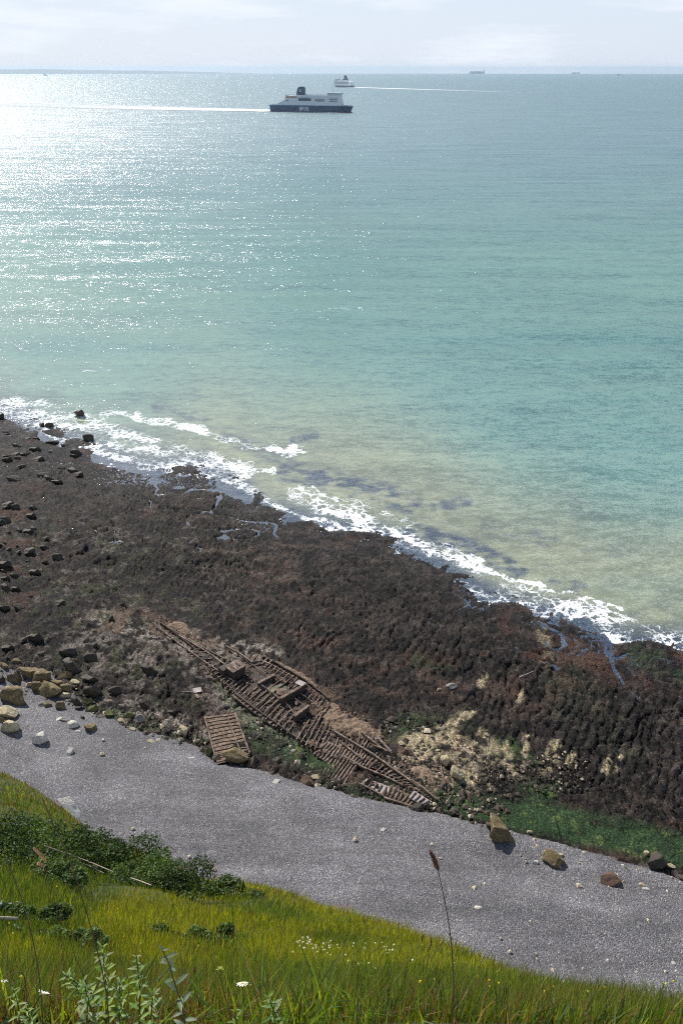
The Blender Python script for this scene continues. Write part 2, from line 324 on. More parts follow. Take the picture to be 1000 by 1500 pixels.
# ================================================================== REEF and BEACH
def ridge(x, y):
    th = R(25)+.30*ss(-5, -80, x)
    u = x*np.sin(th)+y*np.cos(th); v = x*np.cos(th)-y*np.sin(th)
    ph = v/1.3+1.5*(fbm(x/8, y/8, 3, 8)-.5)*2+.28*(fbm(x/1.6, y/1.6, 2, 18)-.5)*2
    n1 = np.abs(np.sin(math.pi*ph))**.55
    k = np.floor(ph); lev = vn(u/5+k*5.1, k*9.7, 22)
    wx = (fbm(x/1.1, y/1.1, 3, 28)-.5)*.9; wy = (fbm(x/1.1+9, y/1.1, 3, 29)-.5)*.9
    gap, cid = cells((u+wx)/2.1, (ph*1.3+wy)/.85, 33); gap2, cid2 = cells((u+wx)/.75, (v+wy)/.42, 36)
    return n1*(.55+.45*lev), gap, cid, gap2, cid2
def reef_h(x, y, px, py):
    n1, gap, cid, gap2, cid2 = ridge(x, y)
    reg = (.34+.60*ss(.38, .62, fbm(x/15, y/12, 3, 141)))*(.35+.65*blobs(px, py, [([(480, 960), (640, 1010), (800, 1080), (960, 1140)], 150, 1), ([(230, 960), (300, 1020)], 90, .8), ([(60, 760), (330, 830)], 110, .9)]))
    h = (n1-.6)*.58*reg+(cid-.5)*.13-.26*ss(.09, .02, gap)+(cid2-.5)*.06-.05*ss(.20, .04, gap2)+(fbm(x/1.3, y/1.3, 3, 14, .55)-.5)*.20+(fbm(x/11, y/8, 3, 16)-.5)*.7
    h += .22*ss(.62, .8, vn(x/.75, y/.75, 44))
    cr = np.abs(fbm(x/16+7, y/12, 3, 90)-.5); h -= .6*ss(.016, .0, cr)*ss(.35, .55, fbm(x/30, y/30, 2, 92))
    cr = np.abs(fbm(x/7+37, y/10, 3, 93)-.5); h -= .45*ss(.014, .0, cr)*ss(.45, .6, fbm(x/20, y/20, 2, 95))
    cr2 = pdist(px, py, [(893, 940), (897, 975), (915, 1003), (935, 1020)]); h -= .6*ss(3.5, 1, cr2)
    s, b = S_(px), B_(px)
    h = h*(1-.6*np.maximum(ss(90, 30, b-py)*ss(640, 700, px), blobs(px, py, [([(600, 1090), (760, 1130)], 45, 1), ([(370, 1070), (480, 1120)], 30, .7)])))
    fr = ss(0, 45, py-s)                 # low and broken towards the water
    h = h*(.45+.55*fr)
    h += .30*ss(.56, .72, fbm(x/7, y/4.5, 3, 71))*ss(60, 0, s-py)
    pool = np.zeros_like(x)
    for pts, wd in (([(262, 905), (285, 908)], 16), ([(300, 935), (330, 945)], 10), ([(140, 672), (230, 690)], 10), ([(330, 712), (360, 730)], 16), ([(60, 640), (90, 650)], 9)):
        pool = np.maximum(pool, ss(wd, wd*.5, pdist(px, py, pts)))
    return h*(1-.8*pool)-.15*pool
def make_reef():
    pys = np.concatenate([np.arange(380, 560, 8.0), np.arange(560, 1330, 1.35), [1340, 1360, 1400]])
    pxs = np.concatenate([[-420, -300, -220, -160, -120], np.arange(-70, 1071, 1.35), [1120, 1160, 1230, 1330, 1450]])
    PX, PY = np.meshgrid(pxs, pys); h0 = H0(PX, PY)
    b = B_(PX); h0 = np.where(PY > b, 1.5-(PY-b)*.02, h0)
    P = onz(PX, PY, np.maximum(h0, -8)); x, y = P[..., 0], P[..., 1]
    h = reef_h(x, y, PX, PY); P[..., 2] += h
    n1, gap, n2, gap2, cid2 = ridge(x, y)
    big = fbm(x/18, y/14, 4, 101); f2 = fbm(x/3, y/2.4, 4, 103, .6); f3 = fbm(x/.8, y/.8, 3, 107, .6)
    dark = np.array([.0095, .0074, .0066]); brown = np.array([.058, .044, .036]); red = np.array([.12, .058, .038]); pale = np.array([.30, .26, .22])
    green = np.array([.038, .076, .028]); lime = np.array([.13, .17, .05]); tan = np.array([.50, .41, .26]); rust = np.array([.185, .125, .085])
    col = dark+(brown-dark)*ss(.30, .75, f2*.45+n2*.25+cid2*.3)[..., None]
    def lay(mask, c): nonlocal col; mask = np.clip(mask, 0, 1)[..., None]; col = col*(1-mask)+c*mask
    left = ss(520, 120, PX)*ss(720, 800, PY)
    lay(.45*ss(.52, .7, f2)*ss(.45, .62, big), red)
    lay(.5*ss(.62, .8, fbm(x/.9, y/.9, 2, 131))*ss(.3, .6, n2), brown*2.2)
    lay(.6*ss(.49, .64, fbm(x/6, y/5, 4, 111))*blobs(PX, PY, [([(780, 930), (990, 960)], 70, 1), ([(600, 980), (650, 990)], 40, .6), ([(0, 740), (60, 840)], 90, .8)]), red*1.25)
    lay(.6*ss(.55, .68, f3*.55+f2*.45)*(.25+.75*left), pale*.9)  # pale flecks, denser at left, with whitish wet glints painted in
    lay(.22*ss(.6, .7, fbm(x/2, y/2, 4, 117))*left, lime)
    # pale grit around the wreck, in streaks
    g1 = blobs(PX, PY, [([(145, 905), (215, 925), (330, 950), (400, 965)], 24, 1), ([(330, 1015), (380, 1060), (430, 1090)], 24, .9), ([(130, 950), (200, 975)], 45, .45), ([(165, 1040), (300, 1085)], 34, .8), ([(260, 960), (330, 1020)], 40, .4)])
    lay(g1*ss(.46, .56, f3*.55+f2*.45), pale*1.35)
    g2 = blobs(PX, PY, [([(150, 905), (230, 915)], 26, .8), ([(240, 915), (330, 950), (450, 1000), (490, 1030)], 15, .8), ([(470, 1040), (560, 1090), (620, 1120)], 28, .8), ([(480, 1120), (640, 1180)], 34, .7), ([(600, 1120), (660, 1160)], 25, .7)])
    lay(g2*ss(.42, .58, f2), rust)
    # green algae
    ga = blobs(PX, PY, [([(660, 1170), (720, 1188), (800, 1200), (880, 1218), (1000, 1248), (1080, 1262)], 34, 1.15), ([(375, 1080), (440, 1100), (480, 1118)], 32, .9), ([(590, 1075), (680, 1080), (740, 1120)], 36, .85), ([(740, 1110), (790, 1150)], 40, 1.0), ([(570, 1150), (660, 1195)], 26, .7), ([(170, 1050), (300, 1095)], 17, .8), ([(480, 1150), (560, 1172)], 12, .8), ([(320, 990), (350, 1040), (400, 1075)], 16, .5), ([(610, 965), (650, 975)], 14, .45), ([(830, 1000), (900, 1100)], 60, .12), ([(930, 960), (1000, 980)], 22, .5)])
    lay(ga*ss(.34, .58, f2*.6+big*.4)*.95, green*(.7+.9*f3[..., None]))
    lay(.8*ga*ss(.58, .68, f3*.6+f2*.4), lime)
    # chalk streaks and sand showing in the gullies
    sa = blobs(PX, PY, [([(690, 1040), (665, 1060), (640, 1075)], 12, 1), ([(708, 990), (704, 1002)], 9, 1), ([(762, 1015), (760, 1026)], 7, .8), ([(770, 1080), (766, 1110)], 8, .95), ([(812, 1095), (800, 1125)], 15, .95), ([(838, 1105), (830, 1122)], 8, .9), ([(892, 1112), (884, 1132)], 7, 1), ([(908, 1110), (901, 1130)], 6, 1), ([(600, 1090), (660, 1080), (690, 1110)], 20, 1), ([(610, 1110), (680, 1140)], 36, .9), ([(700, 1085), (760, 1130)], 22, .7), ([(740, 1090), (742, 1100)], 7, .8), ([(700, 1120), (720, 1150)], 14, .6), ([(795, 925), (800, 970)], 14, .45)])
    lay(sa*ss(.40, .54, f2*.4+f3*.6), tan*(.75+.55*f3[..., None]))
    lay(.55*blobs(PX, PY, [([(620, 1200), (1000, 1292)], 16, 1)])*ss(.5, .6, f3), pale)
    wet = np.clip(ss(70, 0, PY-S_(PX))+.25, 0, 1)
    g = ((PX > 30) | (PY < 1010)).astype(float)
    return mesh('reef', P.reshape(-1, 3), grid_faces(*PX.shape), reef_mat(), True, {'albedo': col.reshape(-1, 3), 'wet': wet.ravel()})
def reef_mat():
    m = M('weedy_rock'); p = m.pos()
    f = m.noise(p, 4.2, 6, .78); g = m.noise(p, 14, 3, .6)
    c = m.mix(1, m.attr('albedo'), m.ramp(f, [(.34, .2), (.52, .72), (.68, 2.9)]), 'MULTIPLY')
    sp = m.ramp(m.vor(p, 2.6, 'F1'), [(.0, 1.), (.13, 0.)]); sel = m.ramp(m.noise(p, .55, 4, .6), [(.55, 0.), (.66, .8)])
    c = m.mix(m.math('MULTIPLY', sp, sel), c, (.34, .30, .25))
    sp2 = m.ramp(m.vor(m.map(p, (1, .45, 1), (0, 0, R(-30))), 5.5, 'F1', 'Color'), [(.90, 0.), (.96, .55)])
    c = m.mix(sp2, c, (.17, .12, .085))
    m.set('Base Color', c)
    m.set('Specular IOR Level', .14)
    m.set('Roughness', m.ramp(m.attr('wet', 'Fac'), [(0, .6), (1, .35)]))
    m.bump(m.math('ADD', m.math('MULTIPLY', f, 1.2), m.math('ADD', m.math('MULTIPLY', g, .4), m.math('MULTIPLY', m.vor(p, 2.3, 'F1'), .3))), .24, 1); return m.m
tag(link('reef', make_reef()), kind='structure')
def make_beach():
    pys = np.concatenate([np.arange(940, 1480, 3.0), [1490, 1510, 1540, 1580, 1640, 1720, 1820]])
    pxs = np.concatenate([[-420, -300, -220, -160, -120], np.arange(-80, 1081, 4), [1120, 1160, 1230, 1330, 1450]])
    PX, PY = np.meshgrid(pxs, pys); h0 = H0(PX, PY); b = B_(PX)
    P = onz(PX, PY, h0); x, y = P[..., 0], P[..., 1]
    edge = b+10*(fbm(x/4, y/4, 4, 201)-.5)*2
    P[..., 2] += np.where(PY > b, np.clip((PY-edge)*.03, -1.2, .22), -1.2+.0*PX)*1.0+(fbm(x/9, y/5, 3, 205)-.5)*.35+.16*np.sin((PY-b)/17+3*fbm(x/20, y/20, 2, 211))*ss(0, 30, PY-b)+(fbm(x/1.2, y/1.2, 3, 207)-.5)*.08
    # a tongue of shingle reaches in among the fallen boulders on the left
    tongue = ss(0, 22, PY-(960+.9*np.maximum(PX-70, 0)+.02*PX))*ss(150, 120, PX)
    P[..., 2] += np.where(PY <= b, tongue*1.35, np.maximum(0, .15-np.clip((PY-edge)*.03, -1.2, .22))*ss(150, 120, PX))
    return mesh('beach', P.reshape(-1, 3), grid_faces(*PX.shape), beach_mat(), True)
def beach_mat():
    m = M('shingle'); p = m.pos()
    c1 = m.n('ShaderNodeTexVoronoi', feature='F1'); c1.inputs['Scale'].default_value = 8.5; m.l(p, c1.inputs['Vector'])
    v = m.n('ShaderNodeSeparateColor'); m.l(c1.outputs['Color'], v.inputs[0])
    peb = m.ramp(v.outputs[0], [(0, (.064, .061, .066)), (.35, (.108, .103, .111)), (.75, (.156, .149, .157)), (.96, (.22, .21, .213)), (1, (.36, .345, .33))])
    big = m.ramp(m.noise(p, .16, 5, .6), [(.35, .78), (.65, 1.2)])
    fine = m.ramp(m.noise(p, 17, 2, .6), [(.3, .72), (.7, 1.3)])
    band = m.ramp(m.noise(m.map(p, (.05, .42, 1), (0, 0, R(26))), 1, 4, .6), [(.36, .80), (.5, 1.), (.66, 1.22)])
    c = m.mix(1, m.mix(1, m.mix(1, peb, big, 'MULTIPLY'), fine, 'MULTIPLY'), band, 'MULTIPLY')
    m.set('Base Color', c).set('Roughness', .78)
    hgt = m.math('ADD', m.math('SUBTRACT', 1, c1.outputs['Distance']), m.math('MULTIPLY', m.noise(p, 2.2, 4, .65), .9))
    m.bump(hgt, .085, 1); return m.m
tag(link('beach', make_beach()), kind='structure')
# ================================================================== GRASSY SLOPE and CLIFF
T0 = 3.0
def slope_t(px, py):
    e, te = E_(px), TE(px); e2 = np.minimum(e, 1493); w = np.clip((1500-py)/(1500-e2), 0, 1)
    t = T0*(te/T0)**(w**.78)
    return t
def slope_pt(px, py):
    x, y, d = ray(px, py); n = np.sqrt(x*x+y*y+d*d); t = slope_t(px, py)
    P = np.stack([x/n*t, y/n*t, HC+d/n*t], -1)
    return P
def feet_z(y): return 78.4-np.clip((y+.3)/1.87, 0, 1.3)*.95
def make_slope():
    pxs = np.concatenate([[-420, -300, -220, -160, -110], np.arange(-80, 1081, 4), [1120, 1180, 1260]])
    W = np.linspace(0, 1, 130); PX, WW = np.meshgrid(pxs, W)
    PY = 1500-WW*(1500-np.minimum(E_(PX), 1493)); P = slope_pt(PX, PY)
    x, y = P[..., 0], P[..., 1]; t = slope_t(PX, PY)
    P[..., 2] += (fbm(x/3, y/3, 4, 301)-.5)*np.clip(t*.012, 0, .35)*ss(1, .9, WW)
    rows = [P]
    top = P[0]                            # towards the feet, then back along the cliff top
    ex = [top]
    for k in range(1, 7):
        a = k/6; q = top.copy(); q[:, 0] = top[:, 0]*(1-.2*a); q[:, 1] = top[:, 1]*(1-a)+(-.3)*a; q[:, 2] = top[:, 2]*(1-a)+78.4*a; ex.append(q)
    for yy, zz in ((-3, 78.6), (-12, 79), (-60, 80)):
        q = ex[6].copy(); q[:, 0] *= (1+abs(yy)*.6); q[:, 1] = yy; q[:, 2] = zz; ex.append(q)
    G = np.concatenate([np.array(ex[::-1][:-1]), P], 0)
    # lip rolls over the edge
    last = P[-1]; rad = last[:, :2]/np.linalg.norm(last[:, :2], axis=1)[:, None]
    lip = []
    for o, dz in ((.35, -.5), (.6, -1.3), (.7, -2.2)):
        q = last.copy(); q[:, :2] += rad*o; q[:, 2] += dz; lip.append(q)
    G = np.concatenate([G, np.array(lip)], 0)
    nr, nc = G.shape[:2]
    # cliff below
    cl = [lip[-1]-np.concatenate([rad*.25, np.zeros((len(rad), 1))], 1)]
    for k in range(1, 12):
        a = k/11; q = cl[0].copy(); q[:, :2] += rad*(a*2.5); q[:, 2] = cl[0][:, 2]*(1-a)+(1.0)*a
        j = (vn(q[:, 0]/3+k, q[:, 1]/3, 5)-.5)*1.2*min(1, a*4); q[:, :2] += rad*j[:, None]; cl.append(q)
    CL = np.array(cl)
    ob = tag(link('grassy_slope', mesh('grassy_slope', G.reshape(-1, 3), grid_faces(nr, nc), soil_mat(), True)), kind='structure')
    ch = M('chalk_face'); n = ch.noise(ch.pos(), .8, 7, .65); ch.set('Base Color', ch.ramp(n, [(.3, (.45, .42, .36)), (.6, (.72, .70, .65))])).set('Roughness', .9); ch.bump(n, .5)
    tag(link('chalk_cliff', mesh('chalk_cliff', CL.reshape(-1, 3), grid_faces(*CL.shape[:2]), ch.m, False)), kind='structure')
    return ch.m
def soil_mat():
    m = M('thatch'); p = m.pos(); n = m.noise(p, 1.3, 6, .65); f = m.noise(m.map(p, (1, 1, .4)), 22, 4, .7)
    c = m.ramp(n, [(.3, (.030, .040, .010)), (.5, (.055, .068, .014)), (.7, (.085, .085, .022))])
    c = m.mix(1, c, m.ramp(f, [(.3, .5), (.7, 1.6)]), 'MULTIPLY'); m.set('Base Color', c).set('Roughness', .9); m.bump(f, .06); return m.m
chalk_face = make_slope()
def leaf_mat(name, trans=.45, rough=.55, attr='tint'):
    m = M(name); c = m.attr(attr)
    d = m.n('ShaderNodeBsdfDiffuse'); t = m.n('ShaderNodeBsdfTranslucent'); g = m.n('ShaderNodeBsdfGlossy'); g.inputs['Roughness'].default_value = rough
    m.l(c, d.inputs[0]); m.l(m.mix(1, c, (1.6, 1.55, .55), 'MULTIPLY'), t.inputs[0]); g.inputs[0].default_value = (.5, .5, .5, 1)
    a = m.n('ShaderNodeMixShader'); a.inputs[0].default_value = trans; m.l(d.outputs[0], a.inputs[1]); m.l(t.outputs[0], a.inputs[2])
    b = m.n('ShaderNodeMixShader'); b.inputs[0].default_value = .06; m.l(a.outputs[0], b.inputs[1]); m.l(g.outputs[0], b.inputs[2]); m.l(b.outputs[0], m.o.inputs[0]); return m.m
GRASS = leaf_mat('grass_blades'); LEAF = leaf_mat('shrub_leaves', .3)
def blades(base, h, wd, lean, az, tint, bend=.5):
    n = len(base); up = np.array([0, 0, 1.]); ld = np.stack([np.cos(az), np.sin(az), 0*az], -1)
    fa = rng.uniform(0, 2*np.pi, n); sd = np.stack([np.cos(fa), np.sin(fa), 0*fa], -1)
    mid = base+(up*.55+ld*(lean*.35)[:, None])*h[:, None]; tip = base+(up*(1-.25*bend*lean[:, None])+ld*(lean)[:, None])*h[:, None]
    w = wd[:, None]*sd*.5
    V = np.stack([base-w, base+w, mid+w*.75, mid-w*.75, tip], 1).reshape(-1, 3)
    i = np.arange(n)*5
    F = [*map(tuple, np.stack([i, i+1, i+2, i+3], -1).tolist()), *map(tuple, np.stack([i+3, i+2, i+4], -1).tolist())]
    return V, F, np.repeat(tint, 5, 0)
def tint_mix(n, cols, wts, jit=.25):
    cols = np.array(cols); k = rng.choice(len(cols), n, p=np.array(wts)/sum(wts)); return cols[k]*(1+rng.uniform(-jit, jit, (n, 1)))
YG = (.262, .262, .022); MG = (.14, .18, .025); DG = (.035, .072, .018); BR = (.16, .085, .045); ST = (.30, .22, .12)
def make_grass():
    N = 210000
    px = rng.uniform(-130, 1130, N*2); py = rng.uniform(1060, 1500, N*2)
    k = (py > E_(px)) & (E_(px) < 1499); px, py = px[k][:N], py[k][:N]; n = len(px)
    P = slope_pt(px, py); t = slope_t(px, py); e = E_(px)
    bx, by = P[:, 0], P[:, 1]
    zone = fbm(px/120, py/40, 3, 401); z2 = fbm(bx/1.6, by/1.6, 3, 403)
    yel = np.clip(1.25*ss(30, 90, px-150+1.2*(py-1290))*ss(1455, 1395, py+.0*px)*ss(900, 700, px)+.35*(zone-.5), 0, 1)
    yel = np.maximum(yel, .8*ss(1375, 1390, py)*ss(1440, 1410, py)*ss(200, 60, px))
    yel *= ss(.36, .56, zone*.5+z2*.5)
    bluff = ss(6, -6, py-(1215+.24*px))*ss(330, 260, px)
    r = rng.uniform(0, 1, n); dry = .05+.22*ss(18, 0, py-e)+.16*ss(1420, 1480, py)*ss(.45, .65, z2)+.12*bluff
    tint = np.where((r < yel*.85)[:, None], tint_mix(n, [YG, (.15, .165, .012), MG], [5, 3, 1]), tint_mix(n, [MG, DG, (.06, .10, .02)], [4, 2, 4]))
    tint = np.where((rng.uniform(0, 1, n) < dry)[:, None], tint_mix(n, [BR, ST, (.20, .10, .07)], [3, 2, 3]), tint)
    h = np.clip(.14+t*.010, .14, .36)*rng.uniform(.5, 1.25, n); h *= np.where(bluff > .5, .8, 1)*(.6+.8*fbm(bx/.9, by/.9, 2, 411)); tint = tint*(.7+.6*fbm(bx/2.5, by/2.5, 3, 415))[:, None]
    wd = np.maximum(.004, t*.00085)*rng.uniform(.7, 1.3, n)
    P[:, 2] -= .06*np.clip(t/20, .2, 1.5)
    V, F, T = blades(P, h, wd, rng.uniform(.05, .55, n), rng.normal(.4, 1.3, n), tint)
    o = link('grass', mesh('grass', V, F, GRASS, False, {'tint': T})); tag(o, kind='stuff')
make_grass()
# near grass at the photographer's feet
def make_near():
    n = 4600; px = np.where(rng.uniform(0, 1, n) < .6, rng.uniform(-60, 580, n), rng.uniform(-60, 1060, n)); py = 1500-rng.uniform(-60, 55, n)**1.0
    P = slope_pt(px, np.minimum(py, 1500)); below = py > 1500
    x, y, d = ray(px, py); yy = 1.57-np.clip((py-1500)/60, 0, 1)*.4
    P[below] = np.stack([(x*yy/y)[below], yy[below], feet_z(yy)[below]], -1)
    h = rng.uniform(.09, .27, n); lf = px < 560; h = np.where(lf, h*1.15, h*.55)
    lush = (rng.uniform(0, 1, n) < np.where((px > 340) & (px < 560), .6, .28))
    tint = np.where(lush[:, None], tint_mix(n, [(.20, .27, .02), (.11, .18, .03), (.06, .11, .04)], [3, 4, 3]), tint_mix(n, [BR, ST, MG, (.13, .05, .035)], [2, 1, 3, 3]))
    V, F, T = blades(P, h, np.where(lush, .0085, .0035)*rng.uniform(.6, 1.3, n), rng.uniform(.1, .8, n), rng.uniform(0, 6.28, n), tint, 1)
    tag(link('grass', mesh('near_grass', V, F, GRASS, False, {'tint': T})), kind='stuff')
make_near()
# ------------------------------------------------------------------ shrubs
def leaf_quads(P, nrm, size, tint):
    n = len(P); a = rng.normal(size=(n, 3)); a -= nrm*np.sum(a*nrm, 1)[:, None]; a /= np.linalg.norm(a, axis=1)[:, None]; b = np.cross(nrm, a)
    s = size[:, None]
    V = np.stack([P-a*s, P-b*s*.45+nrm*s*.1, P+a*s, P+b*s*.45+nrm*s*.1], 1).reshape(-1, 3); i = np.arange(n)*4
    return V, np.stack([i, i+1, i+2, i+3], -1), np.repeat(tint, 4, 0)
WOOD = simple('shrub_wood', (.12, .08, .05), .9, (.05, .035, .02), 6)
def shrub(name, px, py, wpx, hpx, label, cols, wts, group, n=7000, cat='shrub', wide=None):
    base = slope_pt(np.array([float(px)]), np.array([float(py)]))[0]; t = float(slope_t(np.array(float(px)), np.array(float(py))))
    sc = t/FPX*1.02; rx = wpx*sc/2; rz = hpx*sc*1.25; ry = wide or min(rx, rz*1.3)
    o = empty(name, base); tag(o, label, cat, group)
    nl = max(9, int(wpx/5)); C0 = np.stack([(np.linspace(-.92, .92, nl)+rng.uniform(-.05, .05, nl))*rx, rng.uniform(-.6, .6, nl)*ry, rng.uniform(.28, .48, nl)*rz], -1)
    C0[:, 2] *= np.sqrt(np.clip(1-(C0[:, 0]/rx)**2*.7, .1, 1)); rr = rng.uniform(.28, .48, nl)*min(rz, rx)*1.15
    k = rng.choice(nl, n, p=rr**2/np.sum(rr**2)); d = rng.normal(size=(n, 3)); d /= np.linalg.norm(d, axis=1)[:, None]; d[:, 2] = np.where(d[:, 2] < -.3, -d[:, 2], d[:, 2]); d *= rng.choice([1, 1, 1, 1.1], n)[:, None]
    lump = 1+.35*(fbm(d[:, 0]*2.5+k*3, d[:, 1]*2.5+d[:, 2]*2, 3, 11)-.5)*2
    P = C0[k]+d*(rr[k]*lump*rng.uniform(.72, 1.08, n)**1)[:, None]; P[:, 2] = np.maximum(P[:, 2], -.2)
    nr = d*.6+rng.normal(size=(n, 3))*.6; nr /= np.linalg.norm(nr, axis=1)[:, None]
    tint = tint_mix(nl, cols, wts, .3)[k]*(1+rng.uniform(-.35, .35, (n, 1)))
    V, F, T = leaf_quads(P, nr, rng.uniform(.7, 1.3, n)*max(.03, t*.0016), tint)
    link('foliage', mesh('foliage', V, F, LEAF, False, {'tint': T}), o)
    b = MB()
    for q in range(6): c = C0[q % nl]; b.tube([(c[0]*.3, c[1]*.3, -.25), tuple(c*.6), tuple(c)], .035, .012, 5)
    b.build('branch', WOOD, o); return o
DK = [(.045, .085, .018), (.075, .125, .026), (.030, .055, .016)]
G1 = 'dark scrub bushes in the gully behind the near grass'
shrub('bush', -20, 1256, 130, 36, 'darkest bramble bush at the left edge of the frame below the bluff', DK, [3, 2, 3], G1, 8000)
shrub('bush', 50, 1256, 130, 32, 'dark bramble bush behind the twin orange seed heads', DK, [3, 2, 2], G1, 8000)
shrub('bush', 112, 1264, 120, 25, 'dark bush crossed by the rusty wires', DK, [3, 3, 1], G1, 7000)
shrub('bush', 175, 1283, 100, 32, 'round green bush between the wires and the domed bush', DK, [2, 4, 1], G1, 7000)
shrub('bush', 232, 1304, 112, 36, 'large domed dark green bush at the lip above the beach', DK, [2, 4, 1], G1, 11000)
shrub('bush', 315, 1318, 110, 19, 'low spreading green bush to the right of the domed bush', DK, [2, 4, 1], G1, 8000)
GG = [(.09, .15, .045), (.13, .19, .06), (.06, .10, .03)]
G2 = 'low shrubs in the near grass'
shrub('bush', 40, 1350, 100, 13, 'dark low shrub behind the grey pipe', GG, [3, 3, 1], G2, 8000)
shrub('bush', 60, 1290, 110, 18, 'grey green low shrub in front of the dark bramble row', GG, [3, 3, 1], G2, 8000)
shrub('bush', 85, 1382, 120, 13, 'grey green leafy shrub below the dark low shrub', GG, [3, 4, 1], G2, 9000)
shrub('bush', 285, 1388, 110, 18, 'flat dark green shrub patch in the middle of the yellow grass', DK, [2, 4, 0], G2, 6000)
# chalk showing at the bluff's lip
def rock_mesh(name, seed, mat, sub=3, cuts=9, rough=.16):
    r = np.random.default_rng(seed); bm = bmesh.new(); bmesh.ops.create_icosphere(bm, subdivisions=sub, radius=1)
    P = np.array([v.co[:] for v in bm.verts])
    for _ in range(cuts):
        d = r.normal(size=3); d /= np.linalg.norm(d); o = r.uniform(.35, .8); k = P@d; P -= np.outer(np.maximum(k-o, 0)*.97, d)
    n = fbm(P[:, 0]*2+seed, P[:, 1]*2+P[:, 2]*1.7, 4, seed % 97, .55)-.5; n2 = fbm(P[:, 2]*4+seed, P[:, 0]*4-P[:, 1]*3, 3, seed % 89)-.5
    P *= (1+rough*2*n+rough*.8*n2)[:, None]; P = (P-(P.max(0)+P.min(0))/2)/((P.max(0)-P.min(0))/2)
    for v, q in zip(bm.verts, P): v.co = q
    me = bpy.data.meshes.new(name); bm.to_mesh(me); bm.free(); me.materials.append(mat); me.polygons.foreach_set('use_smooth', np.full(len(me.polygons), sub > 3)); return me
def rockmat(name, cols, sc=1.4, rough=.85, patch=None):
    m = M(name); p = m.obj(); n = m.noise(p, sc, 6, .65, .4); f = m.noise(p, sc*5, 4, .7)
    st = [(.28+.44*i/(len(cols)-1), c) for i, c in enumerate(cols)]
    c = m.ramp(n, st)
    if patch: c = m.mix(m.ramp(m.noise(p, sc*1.7, 5, .6), [(.48, 0.), (.58, .9)]), c, patch)
    c = m.mix(1, c, m.ramp(f, [(.3, .6), (.7, 1.35)]), 'MULTIPLY'); m.set('Base Color', c).set('Roughness', rough); m.bump(m.math('ADD', n, f), .12); return m.m
RM = {'w': rockmat('chalk_white', [(.62, .57, .48), (.74, .71, .65)], 1.2), 'o': rockmat('chalk_algae', [(.10, .070, .032), (.22, .160, .080), (.46, .37, .23)], 1.5, patch=(.12, .095, .035)),
      'd': rockmat('weed_rock', [(.018, .014, .010), (.05, .036, .022), (.09, .06, .03)], 1.4, .6), 'b': rockmat('brown_rock', [(.10, .06, .04), (.17, .105, .07)], 1.5), 'g': rockmat('green_rock', [(.05, .06, .02), (.12, .14, .04), (.26, .24, .10)], 1.5), 'y': rockmat('grey_stone', [(.2, .18, .17), (.36, .32, .30)], 1.5),
      'c': rockmat('cream_rock', [(.26, .20, .10), (.50, .42, .26), (.68, .60, .44)], 1.2)}
RV = {k: [rock_mesh('rock', 100+17*i+ord(k), m, 3) for i in range(5)] for k, m in RM.items()}
nrock = 0
def rock(px, py, wpx, hpx, kind, label, group=None, name='boulder', rot=None, tilt=0, yaw=None, z=None, cat=None):
    """px, py: the middle of the stone in the picture; wpx, hpx its size there"""
    global nrock
    me = RV[kind][nrock % 5]; nrock += 1
    g = gpt(px, py+hpx*.3) if z is None else Vector(onz(px, py+hpx*.3, z).tolist())
    sc = (g-camo.location).length/FPX*math.cos(math.atan((px-500)/FPX))
    sc = (g-camo.location).dot(Vector((0, cp, -sp_)))/FPX
    a = wpx*sc*.5; c = hpx*sc*.58; b = (a+c)/2*.8
    o = link(name, me); o.location = g+Vector((0, 0, c*.35)); o.scale = (a, b, c)
    o.rotation_euler = (random.uniform(-.15, .15), tilt, (yaw if yaw is not None else random.uniform(-.35, .35)))
    tag(o, label, cat or ('boulder' if name == 'boulder' else 'stone'), group); return o
pt = slope_pt(np.array([97.]), np.array([1188.]))[0]
co = link('chalk_outcrop', rock_mesh('chalk_outcrop', 5, RM['w'], 4, 8, .3)); co.location = (pt[0]+.05, pt[1]+.42, pt[2]-.12); co.scale = (.85, .55, .12); co.rotation_euler = (0, R(46), 0)
tag(co, 'bright white chalk showing at the lip of the green bluff', 'chalk outcrop')
